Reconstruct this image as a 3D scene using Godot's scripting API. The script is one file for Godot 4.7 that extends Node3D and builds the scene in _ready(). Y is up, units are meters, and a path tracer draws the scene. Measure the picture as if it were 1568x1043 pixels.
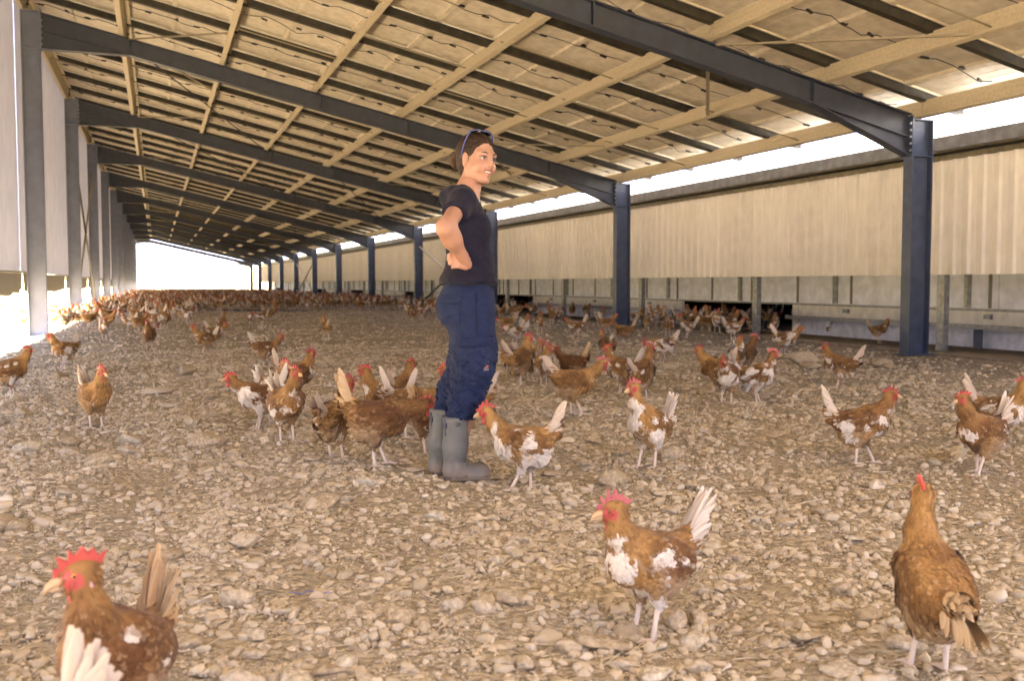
extends Node3D

# A long open-sided poultry shelter under solar panels: a woman stands among brown hens on stony ground.

var used := {}
var mat := {}
var shed: Node3D
var house: Node3D
var relief := FastNoiseLite.new()
var blotch := FastNoiseLite.new()
var grain := FastNoiseLite.new()

const ROOF_A := 5.14        # top of the rafters: y = ROOF_A - ROOF_B * x
const ROOF_B := 0.2285
const BAY := 8.65
const FRAME0 := -10.4
const LEFT := -1.94         # centre of the left columns
const RIGHT := 9.24         # centre of the right columns
const NEAR_END := 7.6
const FAR_END := -106.2

func _ready():
	# --- camera, sky, sun, exposure
	var cam := Camera3D.new()
	cam.name = "camera"
	cam.position = Vector3(0, 0.93, 0)
	cam.rotation_order = EULER_ORDER_YXZ
	cam.rotation_degrees = Vector3(-3.286, -19.614, 0)
	var lens := CameraAttributesPhysical.new()
	lens.frustum_focal_length = 35.0
	lens.frustum_focus_distance = 4.75
	lens.exposure_aperture = 4.2
	lens.frustum_far = 2500.0
	lens.frustum_near = 0.05
	cam.attributes = lens
	cam.fov = 37.78
	cam.near = 0.05
	cam.far = 2500.0
	cam.current = true
	add_child(cam)
	cam.fov = 37.78

	var env := Environment.new()
	env.background_mode = Environment.BG_SKY
	var sm := ProceduralSkyMaterial.new()
	sm.sky_top_color = Color(0.60, 0.64, 0.80)
	sm.sky_horizon_color = Color(0.78, 0.785, 0.88)
	sm.sky_curve = 0.12
	sm.ground_bottom_color = Color(0.5, 0.45, 0.38)
	sm.ground_horizon_color = Color(0.6, 0.55, 0.5)
	sm.sun_angle_max = 0.1
	var sky := Sky.new()
	sky.sky_material = sm
	env.sky = sky
	env.background_energy_multiplier = 0.16
	env.tonemap_mode = Environment.TONE_MAPPER_LINEAR
	env.tonemap_exposure = 59.0
	env.sdfgi_enabled = true
	env.ssao_enabled = true
	env.ssil_enabled = true
	var we := WorldEnvironment.new()
	we.name = "environment"
	we.environment = env
	add_child(we)

	var sun := DirectionalLight3D.new()
	sun.name = "sun"
	sun.light_energy = 0.9
	sun.light_color = Color(1.0, 0.965, 0.90)
	sun.light_angular_distance = 0.5
	sun.shadow_enabled = true
	add_child(sun)
	sun.look_at_from_position(Vector3.ZERO, Vector3(0.45, -1.0, -0.12))

	relief.seed = 4; relief.frequency = 0.35
	blotch.seed = 9; blotch.frequency = 11.0; blotch.fractal_octaves = 2
	grain.seed = 21; grain.frequency = 60.0; grain.fractal_octaves = 2
	make_materials()
	build_ground()
	build_shed()
	build_house()
	build_curtains()
	build_field()
	build_stones()
	build_litter()
	build_woman()
	build_hens()

# ---------------------------------------------------------------- helpers

func numbered(called: String) -> String:
	if not used.has(called):
		used[called] = 0
		return called
	used[called] += 1
	return "%s_%03d" % [called, used[called]]

func tag(o: Node3D, label := "", category := "", group := "", kind := "") -> Node3D:
	if label: o.set_meta("label", label)
	if category: o.set_meta("category", category)
	if group: o.set_meta("group", group)
	if kind: o.set_meta("kind", kind)
	return o

func thing(called: String, label: String, category: String, at := Vector3.ZERO, turn := 0.0, group := "") -> Node3D:
	var o := Node3D.new()
	o.name = numbered(called)
	add_child(o)
	o.position = at
	o.rotation.y = turn
	tag(o, label, category, group)
	return o

func obj(called: String, m: Mesh, material: Material, parent: Node3D = null, xf := Transform3D()) -> MeshInstance3D:
	var o := MeshInstance3D.new()
	o.mesh = m
	o.material_override = material
	o.transform = xf
	if parent == null:
		o.name = numbered(called)
		add_child(o)
	else:
		o.name = called
		parent.add_child(o, true)
	return o

func stuff(called: String, m: Mesh, material: Material, places: Array, colors: Array, parent: Node3D = null) -> MultiMeshInstance3D:
	var mm := MultiMesh.new()
	mm.transform_format = MultiMesh.TRANSFORM_3D
	mm.use_colors = colors.size() > 0
	mm.mesh = m
	mm.instance_count = places.size()
	for i in places.size():
		mm.set_instance_transform(i, places[i])
		if colors.size(): mm.set_instance_color(i, colors[i])
	var o := MultiMeshInstance3D.new()
	o.multimesh = mm
	o.material_override = material
	o.set_meta("kind", "stuff")
	if parent == null:
		o.name = numbered(called)
		add_child(o)
	else:
		o.name = called
		parent.add_child(o, true)
	return o

# collects triangles; c is a linear colour
class MB:
	var v := PackedVector3Array()
	var n := PackedVector3Array()
	var c := PackedColorArray()
	var uv := PackedVector2Array()
	var ix := PackedInt32Array()
	var col := Color(1, 1, 1)

	func vert(p: Vector3, nn: Vector3, cc: Color, t := Vector2.ZERO) -> int:
		v.append(p); n.append(nn); c.append(cc); uv.append(t)
		return v.size() - 1

	func tri(a: int, b: int, d: int) -> void:
		var g := (v[d] - v[a]).cross(v[b] - v[a])
		if g.dot(n[a] + n[b] + n[d]) < 0.0:
			ix.append(a); ix.append(d); ix.append(b)
		else:
			ix.append(a); ix.append(b); ix.append(d)

	func quad(a: Vector3, b: Vector3, d: Vector3, e: Vector3, nn: Vector3) -> void:
		var w := (b - a).length()
		var h := (e - a).length()
		var i := vert(a, nn, col, Vector2(0, 0))
		vert(b, nn, col, Vector2(w, 0)); vert(d, nn, col, Vector2(w, h)); vert(e, nn, col, Vector2(0, h))
		tri(i, i + 1, i + 2); tri(i, i + 2, i + 3)

	func box(s: Vector3, xf := Transform3D()) -> void:
		var h := s * 0.5
		for ax in 3:
			for sg in [-1.0, 1.0]:
				var nn := Vector3.ZERO; nn[ax] = sg
				var p := Vector3.ZERO; p[ax] = sg * h[ax]
				var e := Vector3.ZERO; e[(ax + 1) % 3] = h[(ax + 1) % 3]
				var f := Vector3.ZERO; f[(ax + 2) % 3] = h[(ax + 2) % 3]
				quad(xf * (p - e - f), xf * (p + e - f), xf * (p + e + f), xf * (p - e + f), (xf.basis * nn).normalized())

	func span(a: Vector3, b: Vector3, xf := Transform3D()) -> void:   # a box between two corners
		box((b - a).abs(), xf * Transform3D(Basis(), (a + b) * 0.5))

	func bar(a: Vector3, b: Vector3, w: float, h: float) -> void:      # a rectangular bar between two points
		var z := (b - a).normalized()
		var y := Vector3.UP if absf(z.y) < 0.95 else Vector3.RIGHT
		var x := y.cross(z).normalized()
		y = z.cross(x)
		box(Vector3(w, h, (b - a).length()), Transform3D(Basis(x, y, z), (a + b) * 0.5))

	func tube(pts: Array, radii: Array, sides := 8, cc = null) -> void:
		var color: Color = col if cc == null else cc
		var first := v.size()
		var k := pts.size()
		var side := Vector3.ZERO
		for i in k:
			var d: Vector3 = (pts[mini(i + 1, k - 1)] - pts[maxi(i - 1, 0)]).normalized()
			if i == 0:
				side = d.cross(Vector3.UP if absf(d.y) < 0.9 else Vector3.RIGHT).normalized()
			else:
				side = (side - d * side.dot(d)).normalized()
			var up := side.cross(d)
			for j in sides:
				var a := TAU * j / sides
				var o := side * cos(a) + up * sin(a)
				vert(pts[i] + o * float(radii[i]), o, color, Vector2(float(j) / sides, float(i)))
		for i in k - 1:
			for j in sides:
				var a := first + i * sides + j
				var b := first + i * sides + (j + 1) % sides
				tri(a, b, b + sides); tri(a, b + sides, a + sides)
		for e in [0, k - 1]:
			var d: Vector3 = (pts[0] - pts[1]).normalized() if e == 0 else (pts[k - 1] - pts[k - 2]).normalized()
			var m := vert(pts[e] + d * float(radii[e]) * 0.5, d, color)
			for j in sides:
				tri(m, first + e * sides + j, first + e * sides + (j + 1) % sides)

	# a flat outline in its local xy plane given thickness along z
	func plate(outline: PackedVector2Array, t: float, xf := Transform3D()) -> void:
		var tris := Geometry2D.triangulate_polygon(outline)
		for sg in [-1.0, 1.0]:
			var first := v.size()
			var nn := (xf.basis * Vector3(0, 0, sg)).normalized()
			for p in outline: vert(xf * Vector3(p.x, p.y, sg * t * 0.5), nn, col, p)
			for i in range(0, tris.size(), 3): tri(first + tris[i], first + tris[i + 1], first + tris[i + 2])
		for i in outline.size():
			var p := outline[i]
			var q := outline[(i + 1) % outline.size()]
			var e := (q - p).normalized()
			var nn := xf.basis * Vector3(e.y, -e.x, 0)
			var mid := (p + q) * 0.5 + Vector2(e.y, -e.x) * 0.0005
			if Geometry2D.is_point_in_polygon(mid, outline): nn = -nn
			quad(xf * Vector3(p.x, p.y, -t * 0.5), xf * Vector3(q.x, q.y, -t * 0.5), xf * Vector3(q.x, q.y, t * 0.5), xf * Vector3(p.x, p.y, t * 0.5), nn.normalized())

	func ball(centre: Vector3, r: Vector3, seg := 10, b := Basis(), cc = null) -> void:
		var color: Color = col if cc == null else cc
		var first := v.size()
		var rings := maxi(4, seg / 2 + 1)
		for i in rings + 1:
			var t := PI * i / rings
			for j in seg:
				var a := TAU * j / seg
				var o := Vector3(sin(t) * cos(a), cos(t), sin(t) * sin(a))
				vert(centre + b * (o * r), (b * (o / r)).normalized(), color)
		for i in rings:
			for j in seg:
				var p := first + i * seg + j
				var q := first + i * seg + (j + 1) % seg
				if i > 0: tri(p, q, q + seg)
				if i < rings - 1 or i == 0: tri(p, q + seg, p + seg)
				elif i == rings - 1: tri(p, q, p + seg)

	func feather(p: Vector3, nn: Vector3, dir: Vector3, l: float, w: float, lift: float, c0: Color, c1: Color) -> void:
		var s := dir.cross(nn).normalized()
		var i := v.size()
		var q := p + dir * (l * 0.45) + nn * (lift * 0.6)
		var t := p + dir * (l * 0.83) + nn * lift
		var nl := (nn - s * 0.35).normalized()
		var nr := (nn + s * 0.35).normalized()
		vert(p - nn * 0.003, nn, c0)
		vert(q - s * w * 0.5 - nn * w * 0.1, nl, c0.lerp(c1, 0.4))
		vert(q + nn * w * 0.06, nn, c0)
		vert(q + s * w * 0.5 - nn * w * 0.1, nr, c0.lerp(c1, 0.4))
		vert(t - s * w * 0.4 - nn * w * 0.08, nl, c1)
		vert(t + s * w * 0.4 - nn * w * 0.08, nr, c1)
		vert(p + dir * l + nn * lift * 0.8, (nn + dir * 0.4).normalized(), c1)
		tri(i, i + 1, i + 2); tri(i, i + 2, i + 3)
		tri(i + 1, i + 4, i + 2); tri(i + 2, i + 5, i + 3)
		tri(i + 2, i + 4, i + 5); tri(i + 4, i + 6, i + 5)

	func mesh() -> ArrayMesh:
		var a := []
		a.resize(Mesh.ARRAY_MAX)
		a[Mesh.ARRAY_VERTEX] = v
		a[Mesh.ARRAY_NORMAL] = n
		a[Mesh.ARRAY_COLOR] = c
		a[Mesh.ARRAY_TEX_UV] = uv
		a[Mesh.ARRAY_INDEX] = ix
		var m := ArrayMesh.new()
		m.add_surface_from_arrays(Mesh.PRIMITIVE_TRIANGLES, a)
		return m

# distances to tapered capsules and ellipsoids, smoothly joined, meshed as surface nets
class Field:
	var kind := PackedInt32Array()
	var a := PackedVector3Array()
	var ba := PackedVector3Array()
	var il := PackedFloat32Array()
	var ra := PackedFloat32Array()
	var rb := PackedFloat32Array()
	var basis: Array[Basis] = []
	var rad := PackedVector3Array()
	var lo := Vector3.INF
	var hi := -Vector3.INF
	var k := 0.03
	var mod = null
	var cut: Array = []         # prims that carve: indices
	var verts := PackedVector3Array()
	var norms := PackedVector3Array()
	var tris := PackedInt32Array()

	func cap(p: Vector3, q: Vector3, r0: float, r1: float) -> void:
		kind.append(0); a.append(p); ba.append(q - p)
		il.append(1.0 / maxf((q - p).length_squared(), 1e-9)); ra.append(r0); rb.append(r1 - r0)
		basis.append(Basis()); rad.append(Vector3.ONE)
		var m := Vector3.ONE * maxf(r0, r1)
		lo = lo.min(p - m).min(q - m); hi = hi.max(p + m).max(q + m)

	func ell(p: Vector3, r: Vector3, b := Basis()) -> void:
		kind.append(1); a.append(p); ba.append(Vector3.ZERO); il.append(0.0); ra.append(minf(r.x, minf(r.y, r.z))); rb.append(0.0)
		basis.append(b.transposed()); rad.append(r)
		var m := Vector3.ONE * maxf(r.x, maxf(r.y, r.z))
		lo = lo.min(p - m); hi = hi.max(p + m)

	func carve(p: Vector3, r: Vector3, b := Basis()) -> void:
		var l := lo; var h := hi
		ell(p, r, b)
		lo = l; hi = h
		cut.append(kind.size() - 1)

	func one(i: int, p: Vector3) -> float:
		if kind[i] == 0:
			var pa := p - a[i]
			var h := clampf(pa.dot(ba[i]) * il[i], 0.0, 1.0)
			return (pa - ba[i] * h).length() - ra[i] - rb[i] * h
		var q := basis[i] * (p - a[i])
		var r := rad[i]
		var s := (q / r).length()
		var g := (q / (r * r)).length()
		return s * (s - 1.0) / g if g > 1e-6 else -ra[i]

	func at(p: Vector3, list: PackedInt32Array) -> float:
		var d := 1e3
		for i in list:
			var e := one(i, p)
			var h := maxf(k - absf(d - e), 0.0) / k
			d = minf(d, e) - h * h * k * 0.25
		for i in cut:
			var e := -one(i, p)
			var kk := k * 0.4
			var h := maxf(kk - absf(d - e), 0.0) / kk
			d = maxf(d, e) + h * h * kk * 0.25
		if mod != null: d = mod.call(p, d)
		return d

	func nets(cell: float, margin := 0.01) -> void:
		var org := lo - Vector3.ONE * (margin + cell * 2.0)
		var size := (hi + Vector3.ONE * (margin + cell * 2.0) - org) / cell
		var bx := int(size.x / 4.0) + 1
		var by := int(size.y / 4.0) + 1
		var bz := int(size.z / 4.0) + 1
		var nx := bx * 4 + 1
		var ny := by * 4 + 1
		var nz := bz * 4 + 1
		var val := PackedFloat32Array()
		val.resize(nx * ny * nz)
		val.fill(1000.0)
		var rr := cell * 3.47
		var blocks: Array[Vector3i] = []
		var plain := PackedInt32Array()
		for i in kind.size():
			if not cut.has(i): plain.append(i)
		var slack := rr * 1.35 + margin + cell
		for bk in bz:
			for bj in by:
				for bi in bx:
					var cpt := org + Vector3(bi * 4 + 2, bj * 4 + 2, bk * 4 + 2) * cell
					var dm := 1e3
					var ds := PackedFloat32Array()
					for i in plain:
						var e := one(i, cpt)
						ds.append(e)
						dm = minf(dm, e)
					if dm > slack + k * 0.5: continue
					var list := PackedInt32Array()
					for j in plain.size():
						if ds[j] < dm + 2.0 * rr + k: list.append(plain[j])
					var d := at(cpt, list)
					if d > slack * 1.5: continue
					if d < -slack * 1.5:
						for z in 5:
							for y in 5:
								for x in 5:
									var q := (bi * 4 + x) + nx * ((bj * 4 + y) + ny * (bk * 4 + z))
									if val[q] == 1000.0: val[q] = -1000.0
						continue
					blocks.append(Vector3i(bi, bj, bk))
					for z in 5:
						for y in 5:
							for x in 5:
								var q := (bi * 4 + x) + nx * ((bj * 4 + y) + ny * (bk * 4 + z))
								if absf(val[q]) == 1000.0:
									val[q] = at(org + Vector3(bi * 4 + x, bj * 4 + y, bk * 4 + z) * cell, list)
		var id := {}
		var off := PackedInt32Array([0, 1, nx, nx + 1, nx * ny, nx * ny + 1, nx * ny + nx, nx * ny + nx + 1])
		var pos := PackedVector3Array([Vector3(0, 0, 0), Vector3(1, 0, 0), Vector3(0, 1, 0), Vector3(1, 1, 0), Vector3(0, 0, 1), Vector3(1, 0, 1), Vector3(0, 1, 1), Vector3(1, 1, 1)])
		var edges := PackedInt32Array([0, 1, 2, 3, 4, 5, 6, 7, 0, 2, 1, 3, 4, 6, 5, 7, 0, 4, 1, 5, 2, 6, 3, 7])
		var cells := PackedInt32Array()
		for b in blocks:
			for z in 4:
				for y in 4:
					for x in 4:
						var q := (b.x * 4 + x) + nx * ((b.y * 4 + y) + ny * (b.z * 4 + z))
						var inside := 0
						for e in 8:
							if val[q + off[e]] < 0.0: inside += 1
						if inside == 0 or inside == 8: continue
						var sum := Vector3.ZERO
						var m := 0
						for e in 12:
							var v0 := val[q + off[edges[e * 2]]]
							var v1 := val[q + off[edges[e * 2 + 1]]]
							if (v0 < 0.0) != (v1 < 0.0):
								sum += pos[edges[e * 2]].lerp(pos[edges[e * 2 + 1]], v0 / (v0 - v1))
								m += 1
						id[q] = verts.size()
						cells.append(q)
						verts.append(org + (Vector3(b.x * 4 + x, b.y * 4 + y, b.z * 4 + z) + sum / m) * cell)
		norms.resize(verts.size())
		var step := [1, nx, nx * ny]
		for q in cells:
			for ax in 3:
				var q1: int = q + step[ax]
				var neg := val[q] < 0.0
				if neg == (val[q1] < 0.0): continue
				var s1: int = step[(ax + 1) % 3]
				var s2: int = step[(ax + 2) % 3]
				if not (id.has(q - s1) and id.has(q - s2) and id.has(q - s1 - s2)): continue
				var i0: int = id[q]; var i1: int = id[q - s1]; var i2: int = id[q - s1 - s2]; var i3: int = id[q - s2]
				if neg: flat(i0, i1, i2, i3, ax, 1.0)
				else: flat(i0, i1, i2, i3, ax, -1.0)
		for i in norms.size(): norms[i] = norms[i].normalized()

	func flat(i0: int, i1: int, i2: int, i3: int, ax: int, sg: float) -> void:
		var g := (verts[i2] - verts[i0]).cross(verts[i1] - verts[i0])
		var g2 := (verts[i3] - verts[i0]).cross(verts[i2] - verts[i0])
		var t := (g + g2)[ax] * sg
		if t < 0.0:
			g = -g; g2 = -g2
			tris.append_array(PackedInt32Array([i0, i2, i1, i0, i3, i2]))
		else:
			tris.append_array(PackedInt32Array([i0, i1, i2, i0, i2, i3]))
		norms[i0] += g + g2; norms[i1] += g; norms[i2] += g + g2; norms[i3] += g2

	func put(mb, paint: Callable) -> void:
		var first: int = mb.v.size()
		for i in verts.size():
			mb.vert(verts[i], norms[i], paint.call(verts[i], norms[i]), Vector2(verts[i].x, verts[i].y))
		for i in tris: mb.ix.append(first + i)

func vc(rough := 0.85, metal := 0.0, spec := 0.5) -> StandardMaterial3D:      # a material coloured by its vertices
	var m := StandardMaterial3D.new()
	m.vertex_color_use_as_albedo = true
	m.roughness = rough
	m.metallic = metal
	m.metallic_specular = spec
	return m

func flatmat(r: float, g: float, b: float, rough := 0.6, metal := 0.0) -> StandardMaterial3D:
	var m := StandardMaterial3D.new()
	m.albedo_color = Color(r, g, b).linear_to_srgb()
	m.roughness = rough
	m.metallic = metal
	return m

func noisetex(freq: float, octaves: int, c0: Color, c1: Color, size := 512, type := FastNoiseLite.TYPE_SIMPLEX_SMOOTH, seed_ := 1, mid := -1.0) -> NoiseTexture2D:
	var f := FastNoiseLite.new()
	f.noise_type = type
	f.frequency = freq
	f.fractal_octaves = octaves
	f.seed = seed_
	var t := NoiseTexture2D.new()
	t.width = size; t.height = size
	t.seamless = true
	t.noise = f
	var g := Gradient.new()
	if mid > 0.0:
		g.offsets = PackedFloat32Array([0.0, mid, 1.0])
		g.colors = PackedColorArray([c0, c0.lerp(c1, 0.75), c1])
	else:
		g.offsets = PackedFloat32Array([0.0, 1.0])
		g.colors = PackedColorArray([c0, c1])
	t.color_ramp = g
	return t

func triplanar(m: StandardMaterial3D, scale: float, world := true) -> StandardMaterial3D:
	m.uv1_triplanar = true
	m.uv1_world_triplanar = world
	m.uv1_scale = Vector3.ONE * scale
	return m

func worn(r: float, g: float, b: float, rough: float, scale: float, contrast: float, metal := 0.0, seed_ := 3) -> StandardMaterial3D:
	var m := flatmat(r, g, b, rough, metal)
	m.albedo_texture = noisetex(0.012, 5, Color(1.0 - contrast, 1.0 - contrast, 1.0 - contrast * 1.05), Color(1, 1, 1), 512, FastNoiseLite.TYPE_SIMPLEX_SMOOTH, seed_)
	return triplanar(m, scale)

func make_materials():
	mat.steel = worn(0.072, 0.092, 0.150, 0.42, 0.7, 0.22)
	mat.rafter = worn(0.050, 0.057, 0.080, 0.5, 0.7, 0.2)
	mat.steel_sun_tint = worn(0.185, 0.20, 0.26, 0.55, 0.5, 0.14)  # left columns: sunlight through the curtains painted in as a paler steel colour
	mat.purlin = worn(0.64, 0.53, 0.35, 0.55, 3.0, 0.14, 0.0, 8)
	mat.rail = worn(0.055, 0.045, 0.030, 0.6, 1.0, 0.35, 0.2, 5)
	mat.backsheet = worn(0.74, 0.66, 0.52, 0.45, 0.8, 0.12, 0.0, 11)
	mat.frame = flatmat(0.62, 0.53, 0.36, 0.5, 0.1)
	mat.glass_top = flatmat(0.02, 0.025, 0.05, 0.15)
	mat.cable = flatmat(0.02, 0.016, 0.012, 0.6)
	mat.rod = flatmat(0.34, 0.28, 0.18, 0.5, 0.4)
	mat.bolt = flatmat(0.45, 0.45, 0.45, 0.4, 0.6)
	mat.galv = worn(0.42, 0.42, 0.40, 0.45, 1.5, 0.3, 0.5, 15)
	mat.clad = [worn(0.76, 0.70, 0.61, 0.5, 0.35, 0.07, 0.0, 17), worn(0.74, 0.68, 0.59, 0.5, 0.45, 0.08, 0.0, 18), worn(0.78, 0.72, 0.63, 0.5, 0.4, 0.06, 0.0, 19)]
	mat.white_panel = worn(0.89, 0.89, 0.95, 0.6, 0.5, 0.16, 0.0, 23)
	mat.board = worn(0.80, 0.75, 0.64, 0.6, 0.6, 0.14, 0.0, 24)
	mat.plinth = worn(0.85, 0.85, 0.90, 0.8, 0.7, 0.2, 0.0, 25)
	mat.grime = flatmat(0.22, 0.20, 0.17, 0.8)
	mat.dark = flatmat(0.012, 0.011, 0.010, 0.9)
	mat.roof_white = worn(0.66, 0.65, 0.66, 0.6, 0.4, 0.12, 0.0, 27)
	mat.gutter = worn(0.19, 0.19, 0.205, 0.6, 0.6, 0.3, 0.1, 28)
	mat.track = worn(0.20, 0.16, 0.08, 0.6, 0.8, 0.4, 0.0, 29)
	mat.kerb = worn(0.36, 0.29, 0.20, 0.9, 0.9, 0.35, 0.0, 30)
	var net := StandardMaterial3D.new()
	net.albedo_color = Color(0.85, 0.84, 0.875)
	net.albedo_texture = noisetex(0.01, 4, Color(0.93, 0.93, 0.93), Color(1, 1, 1), 512, FastNoiseLite.TYPE_SIMPLEX_SMOOTH, 31)
	triplanar(net, 0.3)
	net.roughness = 0.9
	net.backlight_enabled = true
	net.backlight = Color(0.18, 0.177, 0.180)
	mat.net = net
	var skirt := flatmat(0.20, 0.17, 0.125, 0.95)
	skirt.backlight_enabled = true
	skirt.backlight = Color(0.03, 0.028, 0.025)
	mat.skirt = skirt
	# soil: vertex colour times a fine mottle, with relief
	var soil := vc(0.95, 0.0, 0.3)
	soil.albedo_texture = noisetex(0.035, 5, Color(0.74, 0.73, 0.71), Color(1, 1, 1), 1024, FastNoiseLite.TYPE_SIMPLEX_SMOOTH, 33)
	soil.heightmap_enabled = true
	soil.heightmap_texture = noisetex(0.05, 4, Color(0, 0, 0), Color(1, 1, 1), 1024, FastNoiseLite.TYPE_CELLULAR, 34)
	soil.heightmap_scale = 3.0
	triplanar(soil, 0.55)
	mat.soil = soil
	var rock := vc(0.92, 0.0, 0.3)
	rock.albedo_texture = noisetex(0.03, 5, Color(0.66, 0.64, 0.60), Color(1, 1, 1), 512, FastNoiseLite.TYPE_SIMPLEX_SMOOTH, 35)
	rock.heightmap_enabled = true
	rock.heightmap_texture = noisetex(0.04, 5, Color(0, 0, 0), Color(1, 1, 1), 512, FastNoiseLite.TYPE_SIMPLEX_SMOOTH, 36)
	rock.heightmap_scale = 0.6
	triplanar(rock, 3.0)
	mat.rock = rock
	mat.pebble = vc(0.95, 0.0, 0.3)
	mat.straw = vc(0.7)
	mat.plume = vc(0.78, 0.0, 0.35)
	mat.plume.rim_enabled = true
	mat.plume.rim = 0.15
	mat.plume.rim_tint = 0.7
	var red := vc(0.45, 0.0, 0.5)
	red.subsurf_scatter_enabled = true
	red.subsurf_scatter_strength = 0.12
	mat.red = red
	mat.beak = vc(0.4)
	mat.eye = vc(0.08)
	var skin := vc(0.5, 0.0, 0.45)
	skin.subsurf_scatter_enabled = true
	skin.subsurf_scatter_strength = 0.12
	mat.skin = skin
	mat.hair = vc(0.62, 0.0, 0.35)
	mat.cloth = vc(0.88, 0.0, 0.3)
	mat.cloth.rim_enabled = true
	mat.cloth.rim = 0.08
	mat.rubber = vc(0.6, 0.0, 0.4)
	mat.gloss = flatmat(0.01, 0.01, 0.012, 0.12)
	mat.frame_blue = flatmat(0.05, 0.07, 0.22, 0.3)
	mat.white_feather = vc(0.7)
	mat.twine = flatmat(0.10, 0.16, 0.50, 0.6)
	mat.wood = worn(0.22, 0.15, 0.10, 0.85, 2.0, 0.4, 0.0, 41)
	mat.weed = vc(0.7)

# ---------------------------------------------------------------- ground

func inside(x: float, z: float) -> float:      # 1 under the shelter roof, 0 outside
	return smoothstep(-2.6, -1.6, x) * (1.0 - smoothstep(9.4, 9.9, x)) * smoothstep(-112.0, -106.0, z)

func gh(x: float, z: float) -> float:
	var h := 0.0
	if z > -112.0:
		var amp := smoothstep(9.3, 7.6, x) * 0.05 + 0.004
		h = relief.get_noise_2d(x * 2.2, z * 2.2) * amp + relief.get_noise_2d(x * 9.0 + 50.0, z * 9.0) * amp * 0.28
		h -= amp * 0.15
		if x < -1.6: h += smoothstep(-1.6, -2.6, x) * 0.03 - smoothstep(-4.0, -9.0, x) * 0.10
	else:
		var d := -112.0 - z
		h = -0.05 + 13.5 * smoothstep(40.0, 720.0, d) + relief.get_noise_2d(x * 0.02, z * 0.02) * 2.2 * smoothstep(60.0, 400.0, d) + (x - 20.0) * 0.006 * smoothstep(60.0, 400.0, d)
	return h

func soil_color(x: float, z: float) -> Color:
	var t := relief.get_noise_2d(x * 1.1 + 300.0, z * 1.1) * 0.5 + 0.5
	var c := Color(0.51, 0.417, 0.275).lerp(Color(0.585, 0.492, 0.34), t)
	var dirt := smoothstep(6.2, 9.2, x + relief.get_noise_2d(x * 1.5, z * 1.5 + 90.0) * 2.2) * smoothstep(-60.0, -30.0, z)
	c = c.lerp(Color(0.35, 0.28, 0.19), dirt * 0.85)
	if z < -108.0:
		var d := -z - 108.0
		var g := smoothstep(190.0, 240.0, d) * (1.0 - smoothstep(330.0, 400.0, d))
		var f := Color(0.52, 0.44, 0.25).lerp(Color(0.34, 0.36, 0.16), g * 0.75)
		c = c.lerp(f, smoothstep(0.0, 8.0, d))
	elif x < -2.2:
		c = c.lerp(Color(0.50, 0.43, 0.35), smoothstep(-2.2, -3.0, x))
		c = c.lerp(Color(0.42, 0.36, 0.20), smoothstep(-6.0, -14.0, x))
	return c

var ground: MeshInstance3D

func build_ground():
	var xs: Array[float] = []
	var zs: Array[float] = []
	var x := -4.0
	while x < 10.2: xs.append(x); x += 0.14
	var st := 0.3
	x = 10.4
	while x < 900.0: xs.append(x); x += st; st *= 1.35
	st = 0.3; x = -4.3
	while x > -700.0: xs.push_front(x); x -= st; st *= 1.35
	var z := 3.0
	while z > -22.0: zs.append(z); z -= 0.14
	while z > -112.0: zs.append(z); z -= 0.6
	st = 1.0
	while z > -1400.0: zs.append(z); z -= st; st *= 1.1
	st = 0.4; z = 3.4
	while z < 90.0: zs.push_front(z); z += st; st *= 1.4
	var mb := MB.new()
	var nx := xs.size()
	for zz in zs:
		for xx in xs:
			var h := gh(xx, zz)
			var e := 0.07
			var nn := Vector3(gh(xx - e, zz) - gh(xx + e, zz), 2.0 * e, gh(xx, zz - e) - gh(xx, zz + e)).normalized()
			mb.vert(Vector3(xx, h, zz), nn, soil_color(xx, zz))
	for j in zs.size() - 1:
		for i in nx - 1:
			var a := j * nx + i
			mb.tri(a, a + 1, a + nx + 1); mb.tri(a, a + nx + 1, a + nx)
	ground = obj("ground", mb.mesh(), mat.soil)
	tag(ground, "stony dry earth floor running under the shelter and out to the fields", "ground", "", "structure")
	var k := MB.new()
	for i in 22:
		var z0 := 4.0 - i * 5.2
		k.span(Vector3(9.44, -0.2, z0 - 5.18), Vector3(9.56, 0.035 + 0.012 * sin(i * 2.3), z0))
	tag(obj("concrete_kerb", k.mesh(), mat.kerb), "low concrete edging strip along the feet of the right columns", "kerb", "", "structure")

# ---------------------------------------------------------------- shelter

func roof(x: float) -> float: return ROOF_A - ROOF_B * x

const PITCH := 0.861
const PURLINS := [-2.02, -0.43, 1.25, 2.9, 4.55, 6.17, 7.8, 9.28]

func ibeam_column(cx: float, depth: float, top: float, knee: float, inner: float) -> Mesh:
	var m := MB.new()
	var h := depth * 0.5
	m.span(Vector3(cx - h + 0.016, -0.25, -0.006), Vector3(cx + h - 0.016, top, 0.006))
	for s in [-1.0, 1.0]:
		m.box(Vector3(0.016, top + 0.25, 0.17), Transform3D(Basis(), Vector3(cx + s * (h - 0.008), (top - 0.25) * 0.5, 0)))
	for y in [knee, top]:
		m.box(Vector3(depth - 0.03, 0.014, 0.168), Transform3D(Basis(), Vector3(cx, y - 0.007, 0)))
	m.box(Vector3(depth + 0.08, 0.02, 0.26), Transform3D(Basis(), Vector3(cx, 0.012, 0)))
	# bolted end plate towards the rafter
	m.span(Vector3(cx + inner * (h + 0.001), knee - 0.04, -0.095), Vector3(cx + inner * (h + 0.022), top + 0.04, 0.095))
	return m.mesh()

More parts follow.
